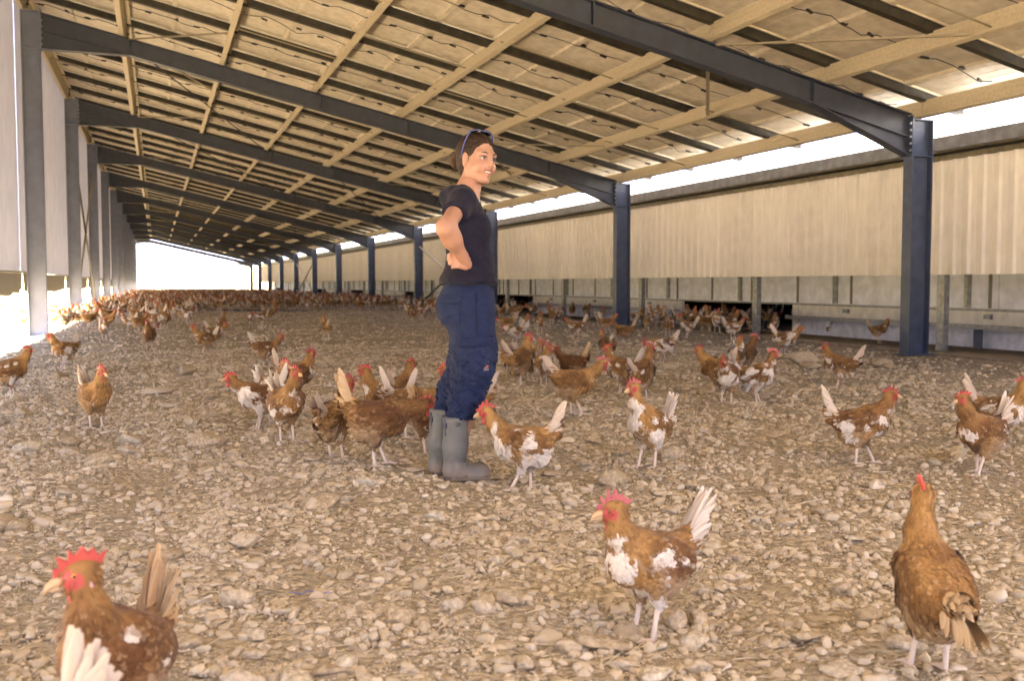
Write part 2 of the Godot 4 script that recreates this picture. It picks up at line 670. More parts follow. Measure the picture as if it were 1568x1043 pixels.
func rafter_mesh() -> Mesh:
	var m := MB.new()
	var xl := LEFT + 0.175
	var xr := RIGHT - 0.185
	var d := 0.28
	m.plate(PackedVector2Array([Vector2(xl, 4.95), Vector2(xl, roof(xl) - 0.01), Vector2(xr, roof(xr) - 0.01), Vector2(xr, 2.56), Vector2(7.58, roof(7.58) - d), Vector2(-0.36, roof(-0.36) - d)]), 0.011)
	var f := func(ax: float, ay: float, bx: float, by: float, w: float):
		m.bar(Vector3(ax, ay, 0), Vector3(bx, by, 0), w, 0.016)
	f.call(xl, roof(xl), xr, roof(xr), 0.17)
	f.call(xl, 4.945, -0.36, roof(-0.36) - d, 0.165)
	f.call(-0.36, roof(-0.36) - d, 7.58, roof(7.58) - d, 0.17)
	f.call(7.58, roof(7.58) - d, xr, 2.555, 0.165)
	f.call(xl, roof(xl) - d, -0.38, roof(-0.38) - d + 0.004, 0.12)
	f.call(7.6, roof(7.6) - d + 0.004, xr, roof(xr) - d, 0.12)
	m.box(Vector3(0.014, 0.27, 0.16), Transform3D(Basis(), Vector3(7.58, roof(7.58) - 0.145, 0)))
	m.box(Vector3(0.014, 0.26, 0.16), Transform3D(Basis(), Vector3(-0.36, roof(-0.36) - 0.145, 0)))
	for x in [2.9, 4.55]: m.box(Vector3(0.012, 0.26, 0.15), Transform3D(Basis(), Vector3(x + 0.1, roof(x + 0.1) - 0.14, 0)))
	return m.mesh()

func build_shed():
	shed = thing("solar_roof_shelter", "long open sided steel shelter roofed with solar panels over the hens", "shelter", Vector3(3.6, 0, -50))
	var home := Transform3D(Basis(), Vector3(-3.6, 0, 50))
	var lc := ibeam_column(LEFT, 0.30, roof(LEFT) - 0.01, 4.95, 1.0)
	var rc := ibeam_column(RIGHT, 0.32, roof(RIGHT) - 0.01, 2.56, -1.0)
	var rf := rafter_mesh()
	var bolt := BoxMesh.new()
	bolt.size = Vector3(0.05, 0.026, 0.026)
	for i in range(-2, 12):
		var at := home * Transform3D(Basis(), Vector3(0, 0, FRAME0 - BAY * i))
		var c1 := obj("column", lc, mat.steel_sun_tint, shed, at)
		var c2 := obj("column", rc, mat.steel, shed, at)
		obj("rafter", rf, mat.rafter, shed, at)
		if i >= 0 and i < 3:
			for k in 5:
				for z in [-0.07, 0.07]:
					if i > 0: obj("bolt", bolt, mat.bolt, c1, Transform3D(Basis(), Vector3(LEFT + 0.165, 5.02 + 0.1 * k, z)))
					if i < 2: obj("bolt", bolt, mat.bolt, c2, Transform3D(Basis(), Vector3(RIGHT - 0.175, 2.62 + 0.085 * k, z)))
	var tilt := Basis(Vector3(0, 0, 1), -atan(ROOF_B))
	# purlins: folded sections, one length per bay
	var pm := MB.new()
	pm.box(Vector3(0.008, 0.245, BAY - 0.012))
	pm.box(Vector3(0.078, 0.008, BAY - 0.012), Transform3D(Basis(), Vector3(-0.042, -0.122, 0)))
	pm.box(Vector3(0.070, 0.008, BAY - 0.012), Transform3D(Basis(), Vector3(0.038, 0.122, 0)))
	pm.box(Vector3(0.008, 0.022, BAY - 0.012), Transform3D(Basis(), Vector3(-0.077, -0.107, 0)))
	pm.box(Vector3(0.004, 0.010, BAY - 0.012), Transform3D(Basis(), Vector3(-0.006, 0.03, 0)))
	var purlin := pm.mesh()
	var cl := MB.new()
	cl.box(Vector3(0.014, 0.19, 0.11))
	cl.box(Vector3(0.05, 0.03, 0.03), Transform3D(Basis(), Vector3(0.01, -0.05, 0.03)))
	var cleat := cl.mesh()
	for i in range(-2, 12):
		for px in PURLINS:
			var y: float = roof(px) + 0.134
			if i < 11 and i > -2: obj("purlin", purlin, mat.purlin, shed, home * Transform3D(tilt, Vector3(px, y, FRAME0 - BAY * (i + 0.5))))
			obj("cleat", cleat, mat.rail, shed, home * Transform3D(tilt, Vector3(px + 0.05, y - 0.005, FRAME0 - BAY * i)))
	# rails across the purlins
	var rm := MB.new()
	var x0 := -2.28
	var x1 := 9.92
	var len := (x1 - x0) / cos(atan(ROOF_B))
	rm.box(Vector3(len, 0.012, 0.115), Transform3D(Basis(), Vector3(0, 0.028, 0)))
	rm.box(Vector3(len, 0.098, 0.014), Transform3D(Basis(), Vector3(0, -0.023, 0.042)))
	rm.box(Vector3(len, 0.098, 0.014), Transform3D(Basis(), Vector3(0, -0.023, -0.042)))
	rm.box(Vector3(len, 0.010, 0.069), Transform3D(Basis(), Vector3(0, -0.066, 0)))
	var rail := rm.mesh()
	var nrow := 63
	var zstart := FRAME0 + 1.73 * 8
	var midx := (x0 + x1) * 0.5
	for i in nrow + 1:
		obj("panel_rail", rail, mat.rail, shed, home * Transform3D(tilt, Vector3(midx, roof(midx) + 0.312, zstart - 1.73 * i)))
	# solar panels: cream backsheet below, frame, dark glass above
	var pv := MB.new()
	var w := PITCH / cos(atan(ROOF_B)) - 0.002
	var l := 1.726
	pv.col = Color(0.80, 0.715, 0.57)
	pv.box(Vector3(w - 0.01, 0.004, l - 0.01), Transform3D(Basis(), Vector3(0, 0.018, 0)))
	pv.col = Color(0.02, 0.025, 0.05)
	pv.box(Vector3(w - 0.012, 0.004, l - 0.012), Transform3D(Basis(), Vector3(0, 0.026, 0)))
	pv.col = Color(0.82, 0.73, 0.57)
	for s in [-1.0, 1.0]:
		pv.box(Vector3(0.034, 0.062, l), Transform3D(Basis(), Vector3(s * (w * 0.5 - 0.017), 0.001, 0)))
		pv.box(Vector3(w - 0.07, 0.038, 0.03), Transform3D(Basis(), Vector3(0, 0.012, s * (l * 0.5 - 0.016))))
	pv.col = Color(0.86, 0.78, 0.62)
	for k in range(1, 6): pv.box(Vector3(0.006, 0.003, l - 0.06), Transform3D(Basis(), Vector3(w * (k / 6.0 - 0.5), 0.0148, 0)))
	var panel := pv.mesh()
	var pmat := vc(0.5)
	pmat.albedo_texture = noisetex(0.012, 5, Color(0.84, 0.82, 0.79), Color(1, 1, 1), 512, FastNoiseLite.TYPE_SIMPLEX_SMOOTH, 11)
	triplanar(pmat, 0.7)
	var spots := []
	for i in nrow:
		for j in 14:
			var px := x0 + 0.07 + (j + 0.5) * PITCH
			spots.append(Transform3D(tilt, Vector3(px, roof(px) + 0.375, zstart - 1.73 * (i + 0.5))))
	var view := Vector3(0.33, 0, -0.94)
	var near := []
	var far := []
	for s in spots:
		var z: float = s.origin.z
		if z < -5.0 and near.size() < 298: near.append(s)
		else: far.append(home * s)
	for s in near: obj("solar_panel", panel, pmat, shed, home * s)
	stuff("solar_panel", panel, pmat, far, [], shed)
	# cables with plugs and junction boxes below each row
	for v in 3:
		var rg := RandomNumberGenerator.new()
		rg.seed = 70 + v
		var cm := MB.new()
		var pts := []
		var rad := []
		for j in 14:
			var cx := (j - 6.5) * PITCH / cos(atan(ROOF_B))
			for q in 5:
				var t := q / 5.0
				pts.append(Vector3(cx + (t - 0.5) * PITCH, -0.012 - 0.055 * absf(sin(t * TAU * 0.5 + 0.6)) * rg.randf_range(0.4, 1.3), 0.07 * sin(t * TAU + v) + rg.randf_range(-0.03, 0.03)))
				rad.append(0.006)
			var a := rg.randf_range(-0.12, 0.12)
			cm.box(Vector3(0.085, 0.022, 0.05), Transform3D(Basis(Vector3.UP, rg.randf_range(-0.5, 0.5)), Vector3(cx - 0.2 + a, -0.022, rg.randf_range(-0.05, 0.05))))
			cm.box(Vector3(0.10, 0.024, 0.028), Transform3D(Basis(Vector3.UP, rg.randf_range(-0.5, 0.5)), Vector3(cx + 0.15 + a, -0.05, rg.randf_range(-0.05, 0.05))))
		cm.tube(pts, rad, 4)
		var cable := cm.mesh()
		for i in range(v, nrow, 3):
			obj("panel_cable", cable, mat.cable, shed, home * Transform3D(tilt, Vector3(3.6, roof(3.6) + 0.372, zstart - 1.73 * (i + 0.42))))
	# thin tie rods between purlins
	var tr := MB.new()
	tr.tube([Vector3(-0.92, 0, 0), Vector3(0.92, 0, 0)], [0.011, 0.011], 5)
	var rod := tr.mesh()
	for i in range(-1, 11):
		for j in PURLINS.size() - 1:
			for f in ([0.3, 0.7] if (i + j) % 2 == 0 else [0.5]):
				var mx: float = (PURLINS[j] + PURLINS[j + 1]) * 0.5
				obj("tie_rod", rod, mat.rod, shed, home * Transform3D(tilt, Vector3(mx, roof(mx) + 0.09, FRAME0 - BAY * (i + f))))
	# diagonal braces
	for i in range(0, 8):
		var zf := FRAME0 - BAY * i
		for e in [[-0.36, 1.22], [6.2, 7.75]]:
			var b := MB.new()
			b.bar(Vector3(e[0], roof(e[0]) - 0.02, zf + 0.1), Vector3(e[1], roof(e[1]) + 0.03, zf + 2.5), 0.05, 0.02)
			obj("brace", b.mesh(), mat.rod, shed, home)
			b = MB.new()
			b.bar(Vector3(e[0], roof(e[0]) - 0.02, zf - 0.1), Vector3(e[1], roof(e[1]) + 0.03, zf - 2.7), 0.045, 0.02)
			obj("brace", b.mesh(), mat.rod, shed, home)
	for e in [[2, RIGHT, 0.15, 2.3], [6, RIGHT, 0.15, 2.3], [2, LEFT, 0.2, 4.6], [6, LEFT, 0.2, 4.6]]:
		var za: float = FRAME0 - BAY * float(e[0])
		for s in 2:
			var b := MB.new()
			b.bar(Vector3(e[1], e[2 + s], za - 0.1), Vector3(e[1] + 0.02, e[3 - s], za - BAY + 0.1), 0.05, 0.05)
			obj("brace", b.mesh(), mat.rail if s else mat.rod, shed, home)
	for e in [[1, -0.4, 2.9], [2, -0.4, 4.5], [3, 2.9, 7.8], [2, 4.55, 7.8]]:
		var b := MB.new()
		var za: float = FRAME0 - BAY * float(e[0])
		b.tube([Vector3(e[1], roof(e[1]) - 0.05, za - 0.1), Vector3(e[2], roof(e[2]) - 0.05, za - BAY + 0.1)], [0.014, 0.014], 5)
		obj("bracing_wire", b.mesh(), mat.rail, shed, home)
	# truss across the far end
	var tb := MB.new()
	var zt := FAR_END + 0.2
	tb.bar(Vector3(LEFT, roof(LEFT) - 0.62, zt), Vector3(RIGHT, roof(RIGHT) - 0.40, zt), 0.14, 0.14)
	obj("end_beam", tb.mesh(), mat.steel, shed, home)
	for i in 8:
		var px := lerpf(-0.8, 8.2, i / 7.0)
		var b := MB.new()
		b.bar(Vector3(px, roof(px) - 0.55, zt), Vector3(px, roof(px) + 0.05, zt), 0.07, 0.07)
		obj("end_post", b.mesh(), mat.steel, shed, home)

# ---------------------------------------------------------------- poultry house on the right

const CLAD_X := 10.15
const WALL_X := 11.2
const POST0 := -10.96
const POST_STEP := 4.53

func in_hatch(z: float) -> bool:
	for k in 7:
		var z1 := -15.72 - 13.59 * k
		if z < z1 and z > z1 - 4.13: return true
	return false

func build_house():
	house = thing("poultry_house", "long poultry house with cream ribbed cladding and low dark hatches along the right side", "poultry house", Vector3(13, 0, -50))
	var home := Transform3D(Basis(), Vector3(-13, 0, 50))
	# ribbed cladding sheets
	var sm := MB.new()
	var prof: Array[Vector2] = []
	for r in 4:
		var z := r * 0.25
		prof.append_array([Vector2(z, 0.0), Vector2(z + 0.075, 0.0), Vector2(z + 0.085, 0.006), Vector2(z + 0.095, 0.0), Vector2(z + 0.17, 0.0), Vector2(z + 0.186, 0.042), Vector2(z + 0.217, 0.042), Vector2(z + 0.233, 0.0)])
	prof.append(Vector2(1.0, 0.0))
	for i in prof.size() - 1:
		var a := prof[i]; var b := prof[i + 1]
		var t := (b - a).normalized()
		sm.quad(Vector3(-a.y, 1.05, -a.x), Vector3(-b.y, 1.05, -b.x), Vector3(-b.y, 2.63, -b.x), Vector3(-a.y, 2.63, -a.x), Vector3(-t.x, 0, -t.y * -1.0).normalized())
		sm.quad(Vector3(-a.y + 0.012, 1.05, -a.x), Vector3(-b.y + 0.012, 1.05, -b.x), Vector3(-b.y + 0.012, 2.63, -b.x), Vector3(-a.y + 0.012, 2.63, -a.x), Vector3(1, 0, 0))
	var sheet := sm.mesh()
	for i in 112:
		obj("cladding_sheet", sheet, mat.clad[(i * 7 + i / 3) % 3], house, home * Transform3D(Basis(), Vector3(CLAD_X - 0.0015 * (i % 2), 0, 5.5 - i)))
	# everything that runs the whole length, in lengths of one post spacing
	var run := func(called: String, a: Vector2, b: Vector2, m: Material, skip := false, seam := 0.01):
		var g := MB.new()
		g.span(Vector3(a.x, a.y, -POST_STEP + seam), Vector3(b.x, b.y, 0))
		var mm := g.mesh()
		for i in range(-4, 21):
			var z := POST0 - POST_STEP * i
			if skip and in_hatch(z - POST_STEP * 0.5): continue
			obj(called, mm, m, house, home * Transform3D(Basis(), Vector3(0, 0, z)))
	run.call("door_track", Vector2(CLAD_X - 0.06, 2.60), Vector2(CLAD_X + 0.05, 2.665), mat.track)
	run.call("top_rail", Vector2(CLAD_X - 0.10, 2.70), Vector2(CLAD_X + 0.04, 2.755), mat.track)
	run.call("gutter", Vector2(9.98, 2.72), Vector2(10.12, 2.90), mat.gutter)
	run.call("soffit", Vector2(CLAD_X + 0.05, 2.742), Vector2(WALL_X + 0.1, 2.772), mat.gutter)
	run.call("white_panel", Vector2(WALL_X, 0.565), Vector2(WALL_X + 0.05, 2.74), mat.white_panel, false, 0.012)
	run.call("drip_strip", Vector2(WALL_X - 0.03, 0.535), Vector2(WALL_X + 0.04, 0.562), mat.galv)
	# the lower wall is only missing at the hatches
	var zs := [6.0]
	for k in 7: zs.append_array([-15.72 - 13.59 * k, -15.72 - 13.59 * k - 4.13])
	zs.append(-107.0)
	for i in range(0, zs.size() - 1, 2):
		var za: float = zs[i]
		var zb: float = zs[i + 1]
		var parts := maxi(1, roundi((za - zb) / 3.15))
		var step := (za - zb) / parts
		for j in parts:
			var q := za - step * j
			var b := MB.new(); b.span(Vector3(WALL_X - 0.045, 0.285, q - step + 0.008), Vector3(WALL_X - 0.002, 0.53, q))
			obj("board", b.mesh(), mat.board, house, home)
			b = MB.new(); b.span(Vector3(WALL_X - 0.01, -0.2, q - step + 0.006), Vector3(WALL_X + 0.06, 0.283, q))
			obj("lower_wall", b.mesh(), mat.plinth, house, home)
			b = MB.new(); b.span(Vector3(WALL_X - 0.10, 0.42, q - step * 0.5 - 0.06), Vector3(WALL_X - 0.047, 0.49, q - step * 0.5 + 0.06))
			obj("bracket", b.mesh(), mat.galv, house, home)
		var lg := MB.new()
		lg.span(Vector3(WALL_X - 0.24, 0.325, zb + 0.05), Vector3(WALL_X - 0.05, 0.335, za - 0.05))
		lg.span(Vector3(WALL_X - 0.25, 0.275, zb + 0.05), Vector3(WALL_X - 0.235, 0.345, za - 0.05))
		obj("perch_ledge", lg.mesh(), mat.galv, house, home)
		for j in 2:
			var b := MB.new()
			var q: float = za - 0.15 if j == 0 else zb + 4.6
			b.span(Vector3(WALL_X - 0.20, -0.1, q - 0.08), Vector3(WALL_X - 0.185, 0.324, q + 0.08))
			obj("ledge_leg", b.mesh(), mat.steel, house, home)
		for e in [zb + 0.09, za - 0.09]:
			if e > 5.0 or e < -106.0: continue
			var b := MB.new(); b.span(Vector3(WALL_X - 0.06, 0.02, e - 0.085), Vector3(WALL_X - 0.004, 0.532, e + 0.085))
			obj("hatch_jamb", b.mesh(), mat.board, house, home)
	for k in 7:
		var z1 := -15.72 - 13.59 * k
		var b := MB.new(); b.span(Vector3(WALL_X - 0.02, -0.2, z1 - 4.12), Vector3(WALL_X + 0.3, 0.035, z1 - 0.01))
		obj("hatch_sill", b.mesh(), mat.kerb, house, home)
	# stained joints and channels on the white panels
	var j1 := MB.new(); j1.span(Vector3(WALL_X - 0.025, 0.575, -0.022), Vector3(WALL_X - 0.002, 1.5, 0.022))
	var j2 := MB.new(); j2.span(Vector3(WALL_X - 0.05, 0.575, -0.035), Vector3(WALL_X - 0.002, 1.5, 0.035))
	j2.span(Vector3(WALL_X - 0.05, 0.575, 0.05), Vector3(WALL_X - 0.002, 1.5, 0.062))
	var jm := j1.mesh()
	var jm2 := j2.mesh()
	for i in 74:
		var z := 4.0 - i * 1.51
		obj("panel_joint", jm, mat.grime, house, home * Transform3D(Basis(), Vector3(0, 0, z)))
		if i % 2 == 0: obj("channel", jm2, mat.galv, house, home * Transform3D(Basis(), Vector3(0, 0, z - 0.42)))
	# galvanised posts that carry the cladding
	var pm := MB.new()
	pm.span(Vector3(10.17, -0.2, -0.07), Vector3(10.18, 1.049, 0.07))
	pm.span(Vector3(10.18, -0.2, -0.07), Vector3(10.26, 1.049, -0.06))
	pm.span(Vector3(10.18, -0.2, 0.06), Vector3(10.26, 1.049, 0.07))
	for i in range(-3, 22): obj("post", pm.mesh(), mat.galv, house, home * Transform3D(Basis(), Vector3(0, 0, POST0 - POST_STEP * i)))
	# roof, back and floor
	var r := MB.new()
	r.bar(Vector3(13.6, 3.01 + 0.36 * 1.0, -50.5), Vector3(13.6, 3.01 + 0.36, -50.6), 0.01, 0.01)
	var rs := MB.new()
	var tl := Basis(Vector3(0, 0, 1), atan(0.25))
	rs.box(Vector3(5.95, 0.07, 112.5), Transform3D(tl, Vector3(12.95, 2.93 + 0.72, -50.3)))
	rs.box(Vector3(5.95, 0.07, 112.5), Transform3D(Basis(Vector3(0, 0, 1), -atan(0.25)), Vector3(18.7, 2.93 + 0.72, -50.3)))
	for i in 113: rs.box(Vector3(5.93, 0.03, 0.05), Transform3D(tl, Vector3(12.95, 2.98 + 0.72, 5.7 - i)))
	obj("roof", rs.mesh(), mat.roof_white, house, home)
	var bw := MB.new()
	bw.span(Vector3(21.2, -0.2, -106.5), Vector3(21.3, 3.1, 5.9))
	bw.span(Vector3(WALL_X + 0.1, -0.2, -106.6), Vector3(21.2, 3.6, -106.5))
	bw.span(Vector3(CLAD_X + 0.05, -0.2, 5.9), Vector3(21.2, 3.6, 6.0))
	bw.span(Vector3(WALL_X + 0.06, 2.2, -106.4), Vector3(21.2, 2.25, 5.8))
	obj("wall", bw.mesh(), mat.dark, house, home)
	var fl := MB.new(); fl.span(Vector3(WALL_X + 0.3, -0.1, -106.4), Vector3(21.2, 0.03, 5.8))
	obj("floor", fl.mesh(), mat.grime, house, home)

# ---------------------------------------------------------------- windbreak curtains on the left

func build_curtains():
	for i in range(-2, 11):
		var z0 := FRAME0 - BAY * i
		var label: String = ["white windbreak curtain in the bay nearest the camera on the left", "white windbreak curtain between the first and second left columns in view", "white windbreak curtain between the second and third left columns in view"][i] if i >= 0 and i < 3 else "white windbreak curtain far along the left side of the shelter"
		if i < 0: label = "white windbreak curtain on the left, beside and behind the camera"
		var c := thing("windbreak_curtain", label, "curtain", Vector3(-2.2, 1.13, z0 - BAY * 0.5), 0.0, "windbreak curtains along the left side")
		var m := MB.new()
		var nz := 40
		var ny := 14
		var top := roof(-2.2) + 0.34
		for y in ny + 1:
			for z in nz + 1:
				var fz := float(z) / nz
				var fy := float(y) / ny
				var p := Vector3(0.022 * sin(fz * PI) * relief.get_noise_2d(fz * 14.0 + i * 31.0, fy * 3.0) + 0.006 * sin(fz * 44.0 + i) * (0.3 + 0.7 * fy), fy * (top - 1.13), (0.5 - fz) * BAY)
				m.vert(p, Vector3(1, 0, 0), Color.WHITE)
		for k in m.v.size():
			var z := k % (nz + 1)
			var y := k / (nz + 1)
			var a := m.v[mini(z + 1, nz) + y * (nz + 1)] - m.v[maxi(z - 1, 0) + y * (nz + 1)]
			var b := m.v[z + mini(y + 1, ny) * (nz + 1)] - m.v[z + maxi(y - 1, 0) * (nz + 1)]
			m.n[k] = b.cross(a).normalized() * (1.0 if b.cross(a).x > 0 else -1.0)
		for y in ny:
			for z in nz:
				var q := y * (nz + 1) + z
				m.tri(q, q + 1, q + nz + 2); m.tri(q, q + nz + 2, q + nz + 1)
		obj("sheet", m.mesh(), mat.net, c)
		var h := MB.new()
		h.tube([Vector3(0.02, -0.01, BAY * 0.5 - 0.1), Vector3(0.02, -0.03, 0), Vector3(0.02, -0.01, -BAY * 0.5 + 0.1)], [0.022, 0.022, 0.022], 6)
		obj("hem", h.mesh(), mat.grime, c)
		var s := MB.new()
		for z in nz + 1:
			var fz := float(z) / nz
			var drop := 0.36 + 0.05 * relief.get_noise_2d(fz * 20.0, i * 9.0) - 0.10 * pow(absf(fz * 2.0 - 1.0), 4.0)
			for y in 5:
				s.vert(Vector3(0.03 + 0.02 * sin(fz * 60.0 + y * 0.6) * y / 4.0, -0.03 - drop * y / 4.0, (0.5 - fz) * (BAY - 0.02)), Vector3(1, 0, 0), Color.WHITE)
		for z in nz:
			for y in 4:
				var q := z * 5 + y
				s.tri(q, q + 1, q + 6); s.tri(q, q + 6, q + 5)
		obj("skirt", s.mesh(), mat.skirt, c)

# ---------------------------------------------------------------- fields beyond

func build_field():
	var pm := MB.new()
	pm.tube([Vector3(0, -0.3, 0), Vector3(0.02, 0.7, 0), Vector3(0.0, 1.55, 0.01)], [0.055, 0.05, 0.045], 7)
	pm.tube([Vector3(0, 1.5, 0), Vector3(0, 1.62, 0)], [0.048, 0.03], 7)
	var post := pm.mesh()
	var spots := [[-3.0, -131.0], [1.9, -131.0], [7.0, -131.0], [12.2, -130.5]]
	var where := ["leftmost fence post in the field seen through the far end of the shelter", "second fence post from the left in the field beyond the far end", "tall fence post right of the middle of the far opening", "fence post in the field beside the right end of the far opening"]
	for i in 4:
		var o := obj("fence_post", post, mat.wood)
		o.position = Vector3(spots[i][0], gh(spots[i][0], spots[i][1]), spots[i][1])
		o.scale = Vector3(1.3, 1.0 if i != 2 else 1.45, 1.3)
		tag(o, where[i], "fence post", "fence posts in the field beyond the far end")
	var w := MB.new()
	for y in [0.5, 0.95, 1.4]:
		var pts := []
		var rd := []
		for i in 4:
			pts.append(Vector3(spots[i][0], gh(spots[i][0], spots[i][1]) + y, spots[i][1] + 0.07)); rd.append(0.012)
		w.tube(pts, rd, 4)
	tag(obj("fence_wire", w.mesh(), mat.galv), "thin wires strung along the posts in the far field", "wire fence")
	var pp := MB.new()
	pp.tube([Vector3(0.75, 0.03, -36.6), Vector3(1.9, 0.035, -35.2), Vector3(3.2, 0.03, -34.0), Vector3(4.6, 0.03, -32.6)], [0.035, 0.035, 0.035, 0.035], 8)
	tag(obj("grey_pipe", pp.mesh(), mat.gutter), "thin dark grey pipe on the floor along the front edge of the far flock", "pipe")
	# weeds and dry grass outside
	var rg := RandomNumberGenerator.new()
	rg.seed = 5
	var g := MB.new()
	for i in 16:
		var a := rg.randf() * TAU
		var l := rg.randf_range(0.5, 1.0)
		var r := rg.randf_range(0.15, 0.5)
		var b := Vector3(cos(a), 0, sin(a))
		var s := Vector3(-sin(a), 0, cos(a)) * 0.03
		var i0 := g.vert(b * 0.04 - s, Vector3.UP, Color.WHITE)
		g.vert(b * 0.04 + s, Vector3.UP, Color.WHITE)
		g.vert(b * r * 0.5 + Vector3.UP * l * 0.65 + s * 0.8, Vector3.UP, Color.WHITE)
		g.vert(b * r * 0.5 + Vector3.UP * l * 0.65 - s * 0.8, Vector3.UP, Color.WHITE)
		g.vert(b * r + Vector3.UP * l, Vector3.UP, Color.WHITE)
		g.tri(i0, i0 + 1, i0 + 2); g.tri(i0, i0 + 2, i0 + 3); g.tri(i0 + 3, i0 + 2, i0 + 4)
	var tuft := g.mesh()
	var pl := []
	var cs := []
	for i in 1500:
		var x := rg.randf_range(-26.0, -6.5)
		var z := rg.randf_range(-75.0, -18.0)
		var s := rg.randf_range(0.15, 0.5)
		pl.append(Transform3D(Basis(Vector3.UP, rg.randf() * TAU).scaled(Vector3(s, s * rg.randf_range(0.8, 1.5), s)), Vector3(x, gh(x, z) - 0.01, z)))
		cs.append(Color(0.16, 0.20, 0.07).lerp(Color(0.45, 0.36, 0.18), rg.randf()))
	tag(stuff("dry_weeds", tuft, mat.weed, pl, cs), "green and straw coloured weeds in the sun outside the left columns", "weeds")
	pl = []; cs = []
	for i in 9000:
		var z := -109.0 - 150.0 * pow(rg.randf(), 1.6)
		var x := rg.randf_range(-25.0, 55.0)
		var s := rg.randf_range(0.25, 0.6)
		pl.append(Transform3D(Basis(Vector3.UP, rg.randf() * TAU).scaled(Vector3(s * 1.5, s, s * 1.5)), Vector3(x, gh(x, z) - 0.02, z)))
		cs.append(Color(0.50, 0.42, 0.24).lerp(Color(0.58, 0.50, 0.30), rg.randf()))
	tag(stuff("field_grass", tuft, mat.weed, pl, cs), "dry straw coloured grass in the field beyond the far end", "grass")

# ---------------------------------------------------------------- stones, pebbles, straw, feathers

func rock_mesh(seed_: int, sub: int, flatness := 1.0) -> Mesh:
	var rg := RandomNumberGenerator.new()
	rg.seed = seed_
	var sp := SphereMesh.new()
	sp.radial_segments = [7, 10, 18][sub]
	sp.rings = [3, 5, 9][sub]
	sp.radius = 1.0; sp.height = 2.0
	var planes := []
	for i in 13:
		var d := Vector3(rg.randfn(), rg.randfn(), rg.randfn()).normalized()
		planes.append([d, rg.randf_range(0.50, 0.88)])
	var arr := sp.get_mesh_arrays()
	var vs: PackedVector3Array = arr[Mesh.ARRAY_VERTEX]
	var idx: PackedInt32Array = arr[Mesh.ARRAY_INDEX]
	var mb := MB.new()
	var same := {}
	var remap := PackedInt32Array()
	var facet := PackedVector3Array()
	for p in vs:
		var d := p.normalized()
		var key := Vector3i((d * 1000.0).round())
		if not same.has(key):
			var r := 1.04
			var fn := d
			for pl in planes:
				var q: float = d.dot(pl[0])
				if q > 0.05 and float(pl[1]) / q < r:
					r = float(pl[1]) / q
					fn = pl[0]
			r *= 1.0 + 0.10 * blotch.get_noise_3dv(d * 0.14 + Vector3(seed_, 0, 0)) + (0.05 * blotch.get_noise_3dv(d * 0.5 + Vector3(0, seed_, 0)) if sub == 2 else 0.0)
			facet.append((fn / Vector3(1, 0.68 * flatness, 0.85)).normalized())
			same[key] = mb.vert(d * r * Vector3(1, 0.68 * flatness, 0.85), Vector3.ZERO, Color.WHITE)
		remap.append(same[key])
	for i in range(0, idx.size(), 3):
		var a := remap[idx[i]]; var b := remap[idx[i + 1]]; var c := remap[idx[i + 2]]
		if a == b or b == c or a == c: continue
		var g := (mb.v[c] - mb.v[a]).cross(mb.v[b] - mb.v[a])
		if g.dot(mb.v[a] + mb.v[b] + mb.v[c]) < 0.0:
			var t := b; b = c; c = t; g = -g
		mb.ix.append_array(PackedInt32Array([a, b, c]))
		mb.n[a] += g; mb.n[b] += g; mb.n[c] += g
	for i in mb.n.size(): mb.n[i] = (mb.n[i].normalized() + facet[i] * 1.6).normalized()
	return mb.mesh()

func stone_color(rg: RandomNumberGenerator) -> Color:
	var c := Color(0.475, 0.385, 0.25).lerp(Color(0.615, 0.51, 0.35), rg.randf())
	if rg.randf() < 0.10: c = c.lerp(Color(0.66, 0.57, 0.43), 0.7)
	if rg.randf() < 0.14: c = c.lerp(Color(0.42, 0.335, 0.215), 0.7)
	return c

